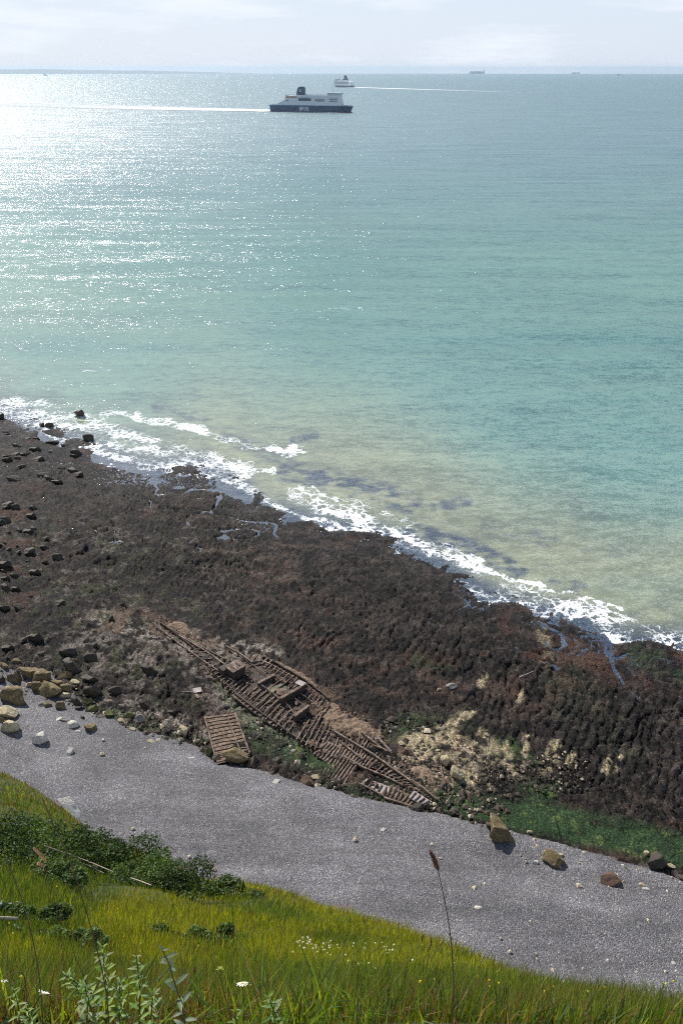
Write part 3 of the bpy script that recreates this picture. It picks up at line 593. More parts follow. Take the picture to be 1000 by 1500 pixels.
# ================================================================== BOULDERS AND STONES
GB = 'fallen boulders at the left end of the beach'
for px, py, wd, ht, k, lab in [
    (24,1016,42,32,'o','largest ochre boulder of the fallen pile'), (16,1061,30,27,'c','smooth pale boulder casting a shadow on the shingle near the left edge'), (11,1042,32,18,'c','crumbly cream boulder between the largest ochre one and the smooth pale one'),
    (1,1053,12,14,'o','ochre boulder cut by the left edge of the frame beside the smooth pale one'), (75,1009,38,27,'o','wide ridged ochre boulder in the middle of the pile'), (57,1005,19,19,'o','ochre boulder wedged against the wide ridged one'),
    (65,989,24,22,'o','upright olive boulder behind the wide ridged one'), (43,983,28,20,'o','sunlit topped ochre boulder at the back of the pile'), (22,992,22,19,'o','mottled ochre boulder above the largest one'),
    (6,975,16,13,'o','ochre boulder furthest back at the left edge'), (2,996,12,14,'d','dark boulder at the left edge beside the mottled one'), (26,968,13,8,'o','small flat ochre boulder at the back of the pile'),
    (105,974,36,24,'d','big dark hollow boulder on the seaward side of the pile'), (97,988,21,15,'o','olive boulder leaning on the big dark hollow one'), (111,999,15,8,'c','small pinkish cream slab beside the dark boulders'),
    (98,1006,22,13,'o','olive boulder in front of the pile middle right'), (95,1017,20,10,'c','cream topped slab in front of the olive boulders'), (112,1026,22,16,'d','dark boulder at the right foot of the pile'),
    (132,992,26,13,'d','long dark slab at the right of the pile'), (136,1009,27,24,'d','blocky dark boulder below the long dark slab'), (91,1032,17,16,'o','squat mossy ochre stone on the shingle edge of the pile'),
    (72,1032,11,10,'o','small ochre stone left of the squat mossy one'), (61,1033,10,7,'y','small grey brown stone at the shingle edge of the pile'), (116,1036,12,9,'d','small dark stone below the dark foot boulder'),
    (130,1026,16,13,'g','greenish boulder right of the dark foot boulder'), (137,1037,15,11,'g','green stained stone at the right end of the pile'), (43,1002,12,10,'c','small cream stone tucked between the largest boulder and the ridged one'),
    (84,1000,16,14,'o','ochre boulder behind the wide ridged one on its right')]:
    rock(px, py, wd, ht, k, lab, GB)
GD = 'weed covered boulders on the rock platform'
for px, py, wd, ht, lab in [
    (52,932,24,18,'dark boulder alone seaward of the fallen pile'), (100,953,26,22,'tall dark boulder between the pile and the platform'), (138,946,13,11,'small dark boulder right of the tall dark one'), (133,963,22,17,'dark boulder below the small dark one'),
    (218,979,26,16,'oval black boulder on the platform left of the wreck'), (12,947,18,11,'dark boulder at the left edge seaward of the pile'), (62,957,18,10,'low dark boulder above the pile'), (34,938,13,8,'small dark lump left of the lone dark boulder'),
    (168,1010,20,11,'low dark boulder between pile and wreck'), (210,1030,18,15,'dark boulder at the inner edge of the platform with white weed round it'), (252,1042,12,9,'small dark boulder right of the one with white weed'),
    (180,885,9,8,'little dark boulder above the pale grit'), (163,905,8,9,'little dark boulder left of the pale grit'), (20,700,20,8,'dark ledge block near the left edge above the platform'), (10,860,22,12,'dark block at the left edge of the platform'), (5,825,26,14,'darkest block at the left edge of the platform'), (22,842,14,9,'dark block just right of the darkest edge block')]:
    rock(px, py, wd, ht, 'd', lab, GD)
for i in range(30):
    px = abs(random.gauss(0, 45)); py = random.uniform(735, 905)+px*.1; w_ = random.uniform(7, 19)
    rock(px, py, w_, w_*random.uniform(.45, .7), 'd', 'black weedy boulder strewn at the far left of the platform above the fallen pile', GD+' at far left')
for i in range(18):
    px = random.uniform(0, 150); py = S_(px)+random.uniform(8, 60); w_ = random.uniform(8, 20)
    rock(px, py, w_, w_*random.uniform(.3, .5), 'd', 'low black ledge block at the left end of the platform just inside the surf', GD+' near the surf')
GS = 'black rocks standing in the surf'
for px, py, wd, ht, lab in [
    (117,604,16,14,'round black rock furthest out in the surf'), (73,622,13,9,'black rock in the surf with a smaller one on its left'), (62,622,9,6,'small black rock touching the left side of another in the surf'), (130,641,18,12,'jagged black rock at the foam edge'),
    (112,662,17,12,'black rock inside the foam edge above the platform'), (52,657,19,9,'flat black rock at the water edge'), (37,665,17,8,'flat black rock left of another at the water edge'), (57,673,17,8,'black rock just below the two flat ones'),
    (26,672,12,8,'small black rock left of the row at the water edge'), (110,690,26,11,'wide black rock beside the tide pool'), (54,642,13,6,'low black rock in the pool by the surf'), (77,647,20,6,'pair shaped low black rock at the pool'), (2,610,11,10,'black rock at the left edge in the surf'), (96,652,13,6,'tiny ledge of black rock right of the pool')]:
    rock(px, py, wd, ht, 'd', lab, GS, z=0)
GE = 'stones along the edge of the shingle'
for px, py, wd, ht, k, lab in [
    (133,1064,17,16,'o','mossy boulder on the shingle among white chalk pieces'), (122,1050,8,8,'d','small black stone above the mossy boulder on the shingle'), (108,1061,17,14,'w','crumbled white chalk left of the mossy boulder'), (115,1072,9,4,'w','flat white chip below the crumbled chalk'),
    (88,1054,11,6,'w','white chalk chip with a stick beside it'), (59,1080,25,22,'w','large white chalk block on the shingle at left'), (104,1101,11,11,'w','small white chalk lump alone on the shingle'), (222,1086,12,5,'c','flat cream chip on the shingle'), (281,1112,11,6,'w','angular white chip left of the loose hull plate'),
    (152,1084,5,5,'w','tiny white stone right of the mossy boulder'), (205,1053,15,15,'y','pinkish grey boulder at the platform edge'), (206,1066,9,9,'d','little dark stone on the shingle below the pinkish grey boulder'), (195,1068,10,6,'c','cream stone left of the little dark stone'), (268,1068,20,15,'c','pale brown boulder in the green weed fringe'),
    (160,1045,14,11,'g','mossy stone at the weed fringe by the pile'), (178,1055,11,8,'c','cream stone in the weed fringe'), (190,1047,13,13,'g','green stone left of the pinkish grey boulder'), (306,1100,12,15,'g','dark mossy stone against the left side of the loose hull plate'),
    (405,1116,16,15,'d','black boulder in green weed landward of the wreck'), (450,1142,22,18,'b','dark brown boulder on the shingle edge below the wreck'), (462,1138,15,8,'c','cream slab leaning on the dark brown boulder'), (405,1146,13,8,'w','white chalk stone on the shingle below the wreck'), (390,1150,6,4,'w','tiny white stone beside the chalk stone below the wreck'),
    (611,1183,22,12,'d','black boulder under the lower end of the wreck'), (590,1099,19,14,'b','rusty brown boulder beside the cream one above the wreck'), (588,1089,14,11,'c','bright cream rock near the upper edge of the wreck'), (651,1113,15,24,'c','tall cream rock in the green weed'), (667,1132,16,28,'c','largest cream rock of the green weed'), (668,1138,10,12,'b','pinkish block leaning on the largest cream rock'),
    (620,1096,13,8,'c','small cream rock in weed left of the tall one'), (610,1104,10,6,'c','cream rock between the rusty boulder and the weed'), (641,1100,9,7,'c','cream stone above the tall cream rock'), (712,1076,8,6,'c','cream chip near the sandy streak'), (755,1135,8,12,'c','slender cream rock in the bright green weed'),
    (643,1009,8,6,'c','cream stone on the dark platform'), (661,1005,20,7,'y','long grey stone on the dark platform'), (578,1066,9,6,'y','grey stone above the wreck on the platform'), (474,1092,10,7,'y','grey plate stone against the wreck side'), (455,1090,18,11,'b','rust coloured boulder landward of the wreck ribs'), (437,1082,14,9,'b','rust coloured stone left of the larger one by the ribs'),
    (783,1262,11,6,'w','white flat stone between the long slab and the split boulder'), (715,1226,7,7,'w','upper white stone beside the long slab'), (714,1233,10,4,'w','flat white stone beside the long slab'), (775,1218,8,6,'c','cream stone above the long slab'),
    (820,1252,11,9,'c','cream chunk on top of the split boulder'), (884,1284,7,8,'w','white stone touching the brown boulder'), (946,1250,10,12,'c','cream chunk beside the dark mossy boulder at right'), (982,1268,13,5,'c','cream chip at the weed edge far right'), (939,1296,10,8,'c','ochre stone on the shingle right of the brown boulder'),
    (848,1264,9,6,'c','ochre stone right of the split boulder'), (915,1272,9,5,'g','mossy stone above the brown boulder'), (998,1286,10,7,'d','dark stone at the right edge of the frame'), (700,1330,13,7,'w','white flat stone in the middle of the open shingle'), (827,1334,8,4,'w','small white stone right of the middle of the shingle'),
    (985,1411,8,6,'w','white stone low on the right of the shingle'), (988,1423,8,5,'w','lower white stone at the right of the shingle'), (561,1216,9,6,'w','small white stone under the lower end of the wreck'), (584,1217,8,4,'w','small flat white stone right of another under the wreck'), (945,1303,13,4,'w','thin white chip right of the brown boulder'), (910,1268,8,4,'w','thin pale chip at the weed edge'), (410,1134,8,5,'c','cream crumb by the weed under the black boulder')]:
    rock(px, py, wd, ht, k, lab, GE, 'boulder' if wd >= 14 else 'stone')
# the four hero boulders on the shingle, with their own shapes
def hero(px, py, wpx, hpx, mat, seed, label, tilt, yaw=0, flat=1., spike=None):
    me = rock_mesh('boulder', seed, RM[mat], 4, 12, .2)
    g = gpt(px, py+hpx*.25); sc = (g-camo.location).dot(Vector((0, cp, -sp_)))/FPX
    o = link('boulder', me); o.location = g+Vector((0, 0, hpx*sc*.25)); o.scale = (wpx*sc*.5, (wpx+hpx)*sc*.25*flat, hpx*sc*.6); o.rotation_euler = (0, tilt, yaw); tag(o, label, 'boulder', GE); return o
hero(735, 1222, 66, 25, 'o', 48, 'long tilted ochre slab on the shingle at the weed edge', R(48), R(-12), .7)
hero(724, 1213, 30, 17, 'd', 45, 'dark weathered knob on the upper end of the long tilted slab', R(50), R(-10), .7)
hero(808, 1258, 33, 22, 'o', 42, 'split dark olive boulder between the long slab and the brown boulder', R(25), R(-10))
hero(892, 1288, 31, 17, 'b', 43, 'brown boulder with a raised right corner on the shingle', R(-8))
hero(957, 1259, 31, 21, 'd', 44, 'dark mossy boulder sitting in the weed edge far right', R(20))
# scattered small stuff
def scatter(name, n, fn, size, mat, seed, lab=None):
    r = np.random.default_rng(seed); px = r.uniform(-60, 1060, n*30); py = r.uniform(880, 1480, n*30); k = r.uniform(0, 1, n*30) < fn(px, py); px, py = px[k][:n], py[k][:n]; n = len(px)
    P = onz(px, py, H0(px, py)); s = size*np.exp(r.normal(0, .55, n))
    dirs = np.array([(1, 0, 0), (-1, 0, 0), (0, 1, 0), (0, -1, 0), (0, 0, .6), (0, 0, -.6)], float)
    V = dirs[None]*s[:, None, None]*r.uniform(.55, 1.4, (n, 6, 1)); a = r.uniform(0, 6.28, n); c, q = np.cos(a)[:, None], np.sin(a)[:, None]
    X = V[..., 0]*c-V[..., 1]*q; Y = V[..., 0]*q+V[..., 1]*c; V = np.stack([X, Y, V[..., 2]], -1)+P[:, None]; V[..., 2] += (s*.3)[:, None]+.12
    f = np.array([(0, 2, 4), (2, 1, 4), (1, 3, 4), (3, 0, 4), (2, 0, 5), (1, 2, 5), (3, 1, 5), (0, 3, 5)]); F = (f[None]+(np.arange(n)*6)[:, None, None]).reshape(-1, 3)
    tag(link(name, mesh(name, V.reshape(-1, 3), F, mat)), kind='stuff')
PEB = simple('pebble_pale', (.58, .50, .38), .85, (.30, .24, .16), 1.5, space='pos'); PEB2 = simple('pebble_dark', (.11, .08, .05), .8, (.03, .025, .02), 1.5, space='pos')
scatter('pebbles', 500, lambda x, y: (y > B_(x)+4)*(y < E_(x)+10)*(.05+.95*ss(60, 0, y-B_(x))*(x > 560)+.4*ss(40, 0, y-B_(x))), .09, PEB, 1)
def frin(x, y): return np.maximum(ss(15, 3, np.abs(y-B_(x)+8))*(x > 130)*ss(760, 690, x)*.9, blobs(x, y, [([(590, 1085), (690, 1140)], 55, .8), ([(700, 1150), (840, 1130)], 40, .5), ([(370, 1075), (480, 1125)], 28, .5), ([(600, 1150), (720, 1195)], 30, .6), ([(0, 980), (140, 1030)], 30, .5), ([(180, 1050), (300, 1090)], 20, .6)]))
scatter('rubble', 380, frin, .13, PEB, 2)
scatter('rubble', 2600, frin, .15, PEB2, 3)
# ================================================================== WRECK
RUST = M('rusty_iron'); _p = RUST.pos(); _n = RUST.noise(_p, 1.6, 6, .7); _f = RUST.noise(_p, 9, 4, .7)
RUST.set('Base Color', RUST.mix(1, RUST.ramp(_n, [(.34, (.035, .026, .022)), (.5, (.165, .115, .085)), (.66, (.38, .29, .23))]), RUST.ramp(_f, [(.3, .6), (.7, 1.3)]), 'MULTIPLY')).set('Roughness', .85); RUST.bump(_f, .06); RUST = RUST.m
DRUST = simple('dark_rust', (.085, .055, .04), .8, (.03, .022, .018), 1.2, bump=.05, space='pos')  # rust whose dark tone also stands for shade on hull sides and floor
PLATE = simple('worn_plate', (.42, .38, .38), .55, (.20, .14, .11), 1.3, bump=.03, space='pos')
CRUST = simple('rust_crust', (.34, .24, .165), .95, (.07, .045, .03), 2.2, bump=.35, space='pos')
WATERM = M('still_water'); WATERM.set('Base Color', (.012, .016, .015)).set('Roughness', .06).set('Specular IOR Level', .6); WATERM = WATERM.m
MUD = simple('silt_floor', (.25, .23, .16), .9, (.10, .10, .06), .9, bump=.1, space='pos')
def wp(px, py, dz=.35): p = gpt(px, py); return onzv(px, py, p.z+dz)
def onzv(px, py, z): q = onz(px, py, z); return Vector((float(q[0]), float(q[1]), float(q[2])))
wreck = empty('shipwreck', gpt(440, 1050)); tag(wreck, 'rusted ribs and frames of a long narrow ship half buried in dark rock', 'shipwreck')
wl = Vector(wreck.location)
class WB(MB):
    def build(s, name, mat, parent=None, smooth=False):
        s.v = [tuple(Vector(v)-(wl if parent is wreck else Vector(parent.location))) for v in s.v]; return link(name, mesh(name, s.v, s.f, mat, smooth), parent)
lo = smooth_curve([(235, 914, 0), (282, 950, 0), (325, 1000, 0), (370, 1040, 0), (440, 1088, 0), (500, 1114, 0), (535, 1124, 0), (585, 1146, 0), (628, 1172, 0)], 12)
hi = smooth_curve([(268, 904, 0), (302, 926, 0), (352, 956, 0), (390, 968, 0), (446, 1000, 0), (490, 1035, 0), (532, 1070, 0), (578, 1103, 0), (640, 1160, 0)], 12)
def onl(c, t): t = max(0, min(.9999, t))*(len(c)-1); i = int(t); return c[i].lerp(c[i+1], t-i)
# floor inside the frames, coloured dark for black water and shadow
def strip(c0, c1, dz, n=60, t0=0, t1=1):
    b = WB(); V = []; F = []
    for i in range(n+1):
        t = t0+(t1-t0)*i/n; a, d = onl(c0, t), onl(c1, t); V += [wp(a.x, a.y, dz), wp(d.x, d.y, dz)]
        if i: F.append((2*i-2, 2*i, 2*i+1, 2*i-1))
    b.add(V, F); return b
b = strip(lo, hi, .02, t0=.27); Vb = b.v[:]; nv = len(Vb); b.v += [(x, y, z-.6) for x, y, z in Vb]; b.f += [tuple(i+nv for i in f[::-1]) for f in b.f[:]]; b.build('hull_floor', DRUST, wreck)
# sides: the landward plate strake and the seaward edge with crust
def side(c, t0, t1, h, name, mat, wdt=.12, dz=.0, n=26, jag=.3):
    pts = [onl(c, t0+(t1-t0)*i/n) for i in range(n+1)]; b = WB(); V = []; F = []
    for i, q in enumerate(pts):
        z = h*(1-jag*random.random()); g = wp(q.x, q.y, dz); d = (wp(pts[min(i+1, n)].x, pts[min(i+1, n)].y, dz)-wp(pts[max(i-1, 0)].x, pts[max(i-1, 0)].y, dz)); s = Vector((-d.y, d.x, 0)).normalized()*wdt/2
        V += [g-s-Vector((0, 0, .5)), g+s-Vector((0, 0, .5)), g+s+Vector((0, 0, z)), g-s+Vector((0, 0, z))]
        if i: a = 4*(i-1); F += [(a+k, a+4+k, a+4+(k+1) % 4, a+(k+1) % 4) for k in range(4)]
    F += [(3, 2, 1, 0), (4*n, 4*n+1, 4*n+2, 4*n+3)]; b.add(V, F); return b.build(name, mat, wreck)
side(lo, .0, .27, .5, 'side_plate', DRUST); side(lo, .27, .56, .85, 'side_plate', DRUST); side(lo, .57, 1, .55, 'side_plate', DRUST)  # dark colour stands for the shade on the near side
side(hi, .36, .60, .75, 'side_plate', DRUST, .2)
def lumpy(pts, wd, hgt, name, mat, seed, n=400, dz=0):
    """a crusted mound that follows a line in the picture"""
    P = [wp(a, b, dz) for a, b in pts]; L_ = []
    for a, b in zip(P[:-1], P[1:]): L_.append((b-a).length)
    tot = sum(L_); nu = max(12, int(tot/.25)); nv = 14; V = []
    for i in range(nu+1):
        s = tot*i/nu; k = 0
        while k < len(L_)-1 and s > L_[k]: s -= L_[k]; k += 1
        c = P[k].lerp(P[k+1], s/L_[k]); d = (P[k+1]-P[k]); sd = Vector((-d.y, d.x, 0)).normalized(); en = math.sin(math.pi*min(1, max(0, i/nu)))**.5
        for j in range(nv+1):
            a = -1+2*j/nv; q = c+sd*(a*wd/2*(.7+.6*float(vn(i/6, seed, 1)))*max(.15, en)); h = hgt*max(0, 1-a*a)*en*(.5+float(fbm(q.x/1.2+seed, q.y/1.2, 3, seed)))+(float(fbm(q.x/.55, q.y/.55, 3, seed, .7))-.5)*1.3*hgt
            V.append((q.x, q.y, q.z+h-.15))
    b = WB(); b.v = V; b.f = [tuple(f) for f in grid_faces(nu+1, nv+1).tolist()]; return b.build(name, mat, wreck, True)
lumpy([(452, 1030), (480, 1040), (500, 1060), (530, 1068), (560, 1085)], 4.6, .75, 'rust_crust', CRUST, 3)
lumpy([(480, 1048), (500, 1068), (545, 1072), (575, 1092)], 3.0, .7, 'rust_crust', CRUST, 8)
lumpy([(395, 966), (420, 980), (450, 998), (478, 1025)], 1.5, .55, 'rust_crust', CRUST, 5)
lumpy([(245, 912), (262, 918), (278, 930)], 2.4, .5, 'rust_crust', CRUST, 6)
lumpy([(600, 1120), (615, 1132), (640, 1150)], 3.2, .5, 'rust_crust', CRUST, 9)
lumpy([(450, 1082), (475, 1098), (500, 1110)], 1.6, .5, 'rust_crust', CRUST, 12)
lumpy([(385, 1002), (400, 1010), (425, 1018)], 4.0, .30, 'silt_heap', MUD, 13)
RDEB = simple('rust_debris', (.30, .20, .14), .9, (.06, .04, .03), 1.5, space='pos')
scatter('rust_debris', 2600, lambda x, y: blobs(x, y, [([(300, 965), (380, 1020), (450, 1060), (520, 1100), (600, 1145)], 34, .6), ([(480, 1050), (560, 1090), (640, 1150)], 26, .8), ([(240, 912), (300, 950)], 14, .7), ([(500, 1120), (620, 1180)], 18, .8), ([(310, 1060), (350, 1105)], 22, .5), ([(390, 970), (470, 1030)], 14, .7)]), .11, RDEB, 5)
# ribs: each runs across the hull and turns up at the landward side
def mid_t(t): return .55
ribs = 0; tt = .13
while tt < .985:
    a, d = onl(lo, tt), onl(hi, min(1, tt+.088)); full = 1.0
    if tt < .33: f0, f1 = 0, .42
    elif tt < .55: f0, f1 = 0, (.48 if .40 < tt < .50 else .8)
    elif tt < .66: f0, f1 = 0, .6
    else: f0, f1 = 0, (.95 if tt < .84 else .75)
    f1 *= random.choice([.6, .85, .95, 1, 1.04])*random.uniform(.92, 1.04); up = .80 if .3 < tt < .56 else .55
    if random.random() > .06:
        b = WB(); pts = []; sag = random.uniform(-.18, .05); skw = random.uniform(-1.6, 1.6)
        for k in range(7):
            f = f0+(f1-f0)*k/6; q = a.lerp(d, f)+Vector((skw*f+random.uniform(-.5, .5), random.uniform(-.4, .4), 0)); z = .22+up*(max(0, .35-f)/.35)**2*.6+random.uniform(-.07, .07)+sag*math.sin(math.pi*f)
            pts.append(wp(q.x, q.y, z))
        b.path(pts, random.uniform(.09, .18), .22); b.build('rib', RUST, wreck); ribs += 1
    tt += .0128 if tt < .6 else .0145
# ribs on the seaward side of the open hold
for i in range(17):
    t = .40+.205*i/16; d = onl(hi, t); a = onl(lo, t-.088); b = WB(); pts = [wp(*(d.lerp(a, f).xy), z) for f, z in ((0, .95), (.06, .62), (.14, .40), (.22, .3))]
    b.path(pts, .14, .2).build('rib', RUST, wreck)
for i in range(5):
    b = WB(); x0 = 362+i*7; b.bar(wp(x0, 966+i*2.4, .35), wp(x0+9, 956+i*2.6, .75), .22, .2).build('rib', RUST, wreck)
# girders lengthways
def girder(pts, wdt=.16, h=.3, z=.5, name='girder', mat=RUST):
    b = WB(); b.path([wp(x+random.uniform(-.8, .8), y+random.uniform(-.6, .6), z*.78+random.uniform(-.06, .06)) for x, y in pts], wdt*.85, h*.85); return b.build(name, mat, wreck)
girder([(222, 912), (262, 942), (304, 972), (342, 998)], .2, .3, .5); girder([(248, 920), (290, 945), (330, 966)], .14, .25, .5)
girder([(262, 930), (300, 952), (336, 978)], .3, .2, .5); girder([(330, 946), (350, 957), (369, 970)], .22, .35, .75)
girder([(372, 975), (384, 984), (398, 996)], .12, .2, .6); girder([(379, 1000), (395, 1013), (412, 1026)], .14, .3, .7)
girder([(366, 970), (384, 967), (400, 975), (430, 992)], .2, .3, .7)
girder([(410, 1020), (425, 1036), (432, 1048)], .09, .12, .85); girder([(421, 1015), (437, 1027), (450, 1036)], .09, .12, .85); girder([(430, 1010), (447, 1020), (462, 1032)], .09, .12, .85)
girder([(486, 1069), (520, 1090), (548, 1106), (575, 1126), (605, 1146), (640, 1170)], .26, .28, .65)
girder([(529, 1073), (548, 1088), (565, 1101)], .2, .3, .7); girder([(548, 1092), (560, 1097), (573, 1103)], .2, .3, .7); girder([(550, 1077), (562, 1090), (572, 1100)], .35, .15, .8)
girder([(500, 1107), (515, 1114), (530, 1124), (560, 1136), (590, 1150)], .22, .35, .6)
girder([(603, 1142), (620, 1155), (638, 1170)], .2, .3, .9); girder([(596, 1094), (603, 1101), (609, 1109)], .16, .16, .7)
# bulkheads
def wall(p, q, h, name='bulkhead', mat=DRUST, th=.25, z=.1, cap=True):
    b = WB(); a, c = wp(*p, z+h/2), wp(*q, z+h/2); b.bar(a, c, th, h); o = b.build(name, mat, wreck)
    if cap: b = WB(); up = Vector((0, 0, h/2+.06)); b.bar(a+up, c+up, th+.18, .1); b.build('top_flange', RUST, wreck)
    return o
wall((411, 1028), (449, 1006), 1.15); wall((431, 1054), (452, 1038), 1.1); wall((378, 1004), (402, 991), .7)
b = WB(); b.bar(wp(437, 1003, 1.42), wp(443, 998, 1.42), 1.3, .08).build('deck_plate', PLATE, wreck)
# boiler casing near the bow
cb = wp(345, 982, .95); bx = WB(); ax = (wp(354, 972, 0)-wp(339, 980, 0)); ax.z = 0; ax.normalize(); bx.bar(cb-ax*1.1, cb+ax*1.1, 1.9, 1.5); bx.build('boiler_casing', DRUST, wreck)
bx = WB(); t0 = cb+Vector((0, 0, .8)); bx.bar(t0-ax*1.2, t0+ax*1.2, 2.1, .1); bx.build('casing_top', RUST, wreck)
for s in (-.55, .45): bx = WB(); c = t0+Vector((0, 0, .075))+ax*s; bx.bar(c-ax*.16, c+ax*.16, .9, .06); bx.build('hatch', DRUST, wreck)
bx = WB(); c = wp(330, 982, .8); bx.bar(c-ax*.8, c+ax*.7, 1.2, 1.3).build('engine_block', DRUST, wreck)
# fallen side panels with their own frames, landward of the hull
def panel(quad, n, along, z0, z1, rw, owner, mat, gird=None, jag=0, th=.14, skin=True):
    q = [Vector((x, y, 0)) for x, y in quad]
    def P(u, v, z): a = q[0].lerp(q[1], u).lerp(q[3].lerp(q[2], u), v); return wp(a.x, a.y, z0+(z1-z0)*v+z)
    if skin:
        b = WB(); V = [P(u, v, 0) for u, v in ((0, 0), (1, 0), (1, 1), (0, 1))]; b.add(V+[v-Vector((0, 0, .1)) for v in V], [(0, 1, 2, 3), (7, 6, 5, 4), (0, 4, 5, 1), (1, 5, 6, 2), (2, 6, 7, 3), (3, 7, 4, 0)]); b.build('plate', mat, owner)
    for i in range(n):
        f = (i+.5)/n; e0, e1 = random.uniform(0, jag), 1-random.uniform(0, jag)
        b = WB()
        if along == 'u': pts = [P(e0+(e1-e0)*k/3, f+random.uniform(-.012, .012), .05+random.uniform(-.02, .02)) for k in range(4)]
        else: pts = [P(f+random.uniform(-.01, .01), e0+(e1-e0)*k/3, .09+random.uniform(-.02, .02)) for k in range(4)]
        b.path(pts, rw, .14).build('rib', RUST, owner)
    for u0, v0, u1, v1, ww in (gird or []):
        b = WB(); b.bar(P(u0, v0, .22), P(u1, v1, .22), ww, .2).build('girder', RUST, owner)
panel([(500, 1088), (531, 1112), (503, 1152), (470, 1132)], 8, 'v', .5, .1, .12, wreck, RUST, [(0, 0, 1, 0, .25)], .05)
panel([(478, 1085), (503, 1095), (484, 1120), (458, 1104)], 6, 'v', .5, .25, .12, wreck, RUST, None, .1)
panel([(536, 1140), (570, 1152), (562, 1166), (528, 1148)], 5, 'v', .45, .15, .12, wreck, PLATE, [(0, 1, 1, 1, .2)], .1)
panel([(570, 1150), (626, 1176), (612, 1184), (562, 1168)], 9, 'v', .45, .1, .13, wreck, CRUST, [(0, 1, 1, 1, .2)], .15)
panel([(606, 1158), (632, 1174), (620, 1180), (598, 1168)], 4, 'v', .75, .6, .1, wreck, PLATE, None, .1)
panel([(632, 1119), (645, 1121), (652, 1156), (630, 1152)], 6, 'u', .2, .2, .14, wreck, CRUST, [(1, 0, 1, 1, .15)], .1)
# detached pieces
def piece(name, px, py, label, cat): o = empty(name, gpt(px, py)); tag(o, label, cat); return o
hp = piece('hull_fragment', 335, 1085, 'flat rusty hull plate with crosswise ribs lying on the shingle edge', 'wreck fragment')
panel([(300, 1050), (344, 1044), (367, 1106), (318, 1119)], 13, 'u', .55, .3, .13, hp, CRUST, [(0, 0, 0, .82, .16), (1, 0, 1, .95, .2), (.72, .1, .76, .95, .12)], .04)
gb = piece('steel_girder', 370, 1042, 'long rusty double girder lying beside the landward side of the wreck', 'girder')
b = WB(); b.path([wp(341, 1018, .5), wp(370, 1040, .45), wp(402, 1063, .4)], .45, .2); b.build('flange', RUST, gb); b = WB(); b.path([wp(344, 1017, .75), wp(372, 1038, .7), wp(404, 1060, .65)], .12, .5); b.build('web', DRUST, gb)
fr = piece('scrap_plate', 285, 1015, 'small pale rusty plate with a bar lying alone on dark rock', 'scrap metal')
b = WB(); b.bar(wp(283, 1012, .5), wp(295, 1010, .5), 1.0, .1).build('plate', PLATE, fr); b = WB(); b.bar(wp(264, 1013, .5), wp(285, 1014, .5), .14, .14).build('bar', RUST, fr)
b = WB(); b.bar(wp(286, 1017, .4), wp(292, 1022, .4), .5, .1).build('bent_plate', CRUST, fr)
bl = RV['c'][2]; o = link('boulder', rock_mesh('boulder', 61, RM['o'], 4, 5, .12)); q = wp(345, 1106, .9); o.location = q; o.scale = (1.8, .95, .8); o.rotation_euler = (0, R(16), R(-8)); tag(o, 'smooth ochre boulder resting on the loose hull plate', 'boulder', GE)
for i, (p, q, lab) in enumerate([((760, 992), (783, 982), 'driftwood stick on the platform near the surf'), ((88, 1054), (108, 1056), 'short stick between white chalk pieces on the shingle'), ((652, 1178), (660, 1165), 'rusty rod standing off the lower end of the wreck'), ((678, 1095), (690, 1107), 'pale bleached plank in the weed')]):
    st = empty('driftwood' if i != 2 else 'rusty_rod', gpt(*p)); tag(st, lab, 'stick'); b = WB(); b.tube([wp(*p, .45), wp((p[0]+q[0])/2, (p[1]+q[1])/2+.5, .5), wp(*q, .45)], .11, .07, 6); b.build('shaft', RUST if i == 2 else PLATE, st)
# ================================================================== SHIPS
WHITE = simple('ship_white', (.62, .66, .70), .5, (.56, .60, .65), .05); NAVY = simple('ship_navy', (.008, .045, .11), .45, (.007, .038, .095), .05); SDARK = simple('ship_window', (.02, .035, .05), .2, (.03, .05, .07), .1); REDP = simple('antifouling', (.25, .03, .02), .6); ORNG = simple('lifeboat_orange', (.55, .20, .05), .6); LWHITE = simple('lettering', (.9, .9, .9), .6, (.88, .88, .88)); CYAN = simple('deck_blue', (.05, .25, .35), .6)
def ship_frame(s, bw, n=1): 
    a = onsea(*s); b = onsea(*bw); a = Vector(a.tolist()); b = Vector(b.tolist()); return a, b, math.atan2(b.y-a.y, b.x-a.x), (b-a).length
a, b_, rz, LN = ship_frame((396.5, 163.2), (515.5, 165.0))
ferry = empty('ferry', (a+b_)/2, rz); tag(ferry, 'nearer large ferry with navy hull and pale upper decks trailing a white wake', 'ferry'); ferry.scale = (LN/200,)*3
def hull(parent, L0, Bm, z0, z1, mat, name, bow=10, bulb=True, zs=None):
    st = []; N = 40
    for i in range(N+1):
        u = i/N; x = -L0/2+L0*u; bow_t = max(0, (u-.78)/.22); stn = max(0, (.06-u)/.06)
        wt = Bm/2*(1-bow_t**2.2)*(1-.12*stn); wb = Bm/2*(1-bow_t**1.3)*(.97-.2*stn)
        xs = bow*bow_t**2
        st.append([(x+xs, -max(wt, .15), z1), (x, -max(wb, .1), z0), (x, max(wb, .1), z0), (x+xs, max(wt, .15), z1)])
    b = MB(); b.v = [p for r in st for p in r]; b.f = []
    for i in range(N):
        for k in range(4): b.f.append((4*i+k, 4*i+4+k, 4*i+4+(k+1) % 4, 4*i+(k+1) % 4))
    b.f += [(3, 2, 1, 0), (4*N, 4*N+1, 4*N+2, 4*N+3)]; return b.build(name, mat, parent)
hl = hull(ferry, 194, 28, .9, 13.2, NAVY, 'hull', 6); hull(ferry, 194, 27.8, -3, .86, REDP, 'boot_stripe', 0)
b = MB(); b.tube([(92, 0, 0), (98, 0, .4), (101, 0, -.3)], 2, .8, 10); b.build('bulbous_bow', REDP, ferry)
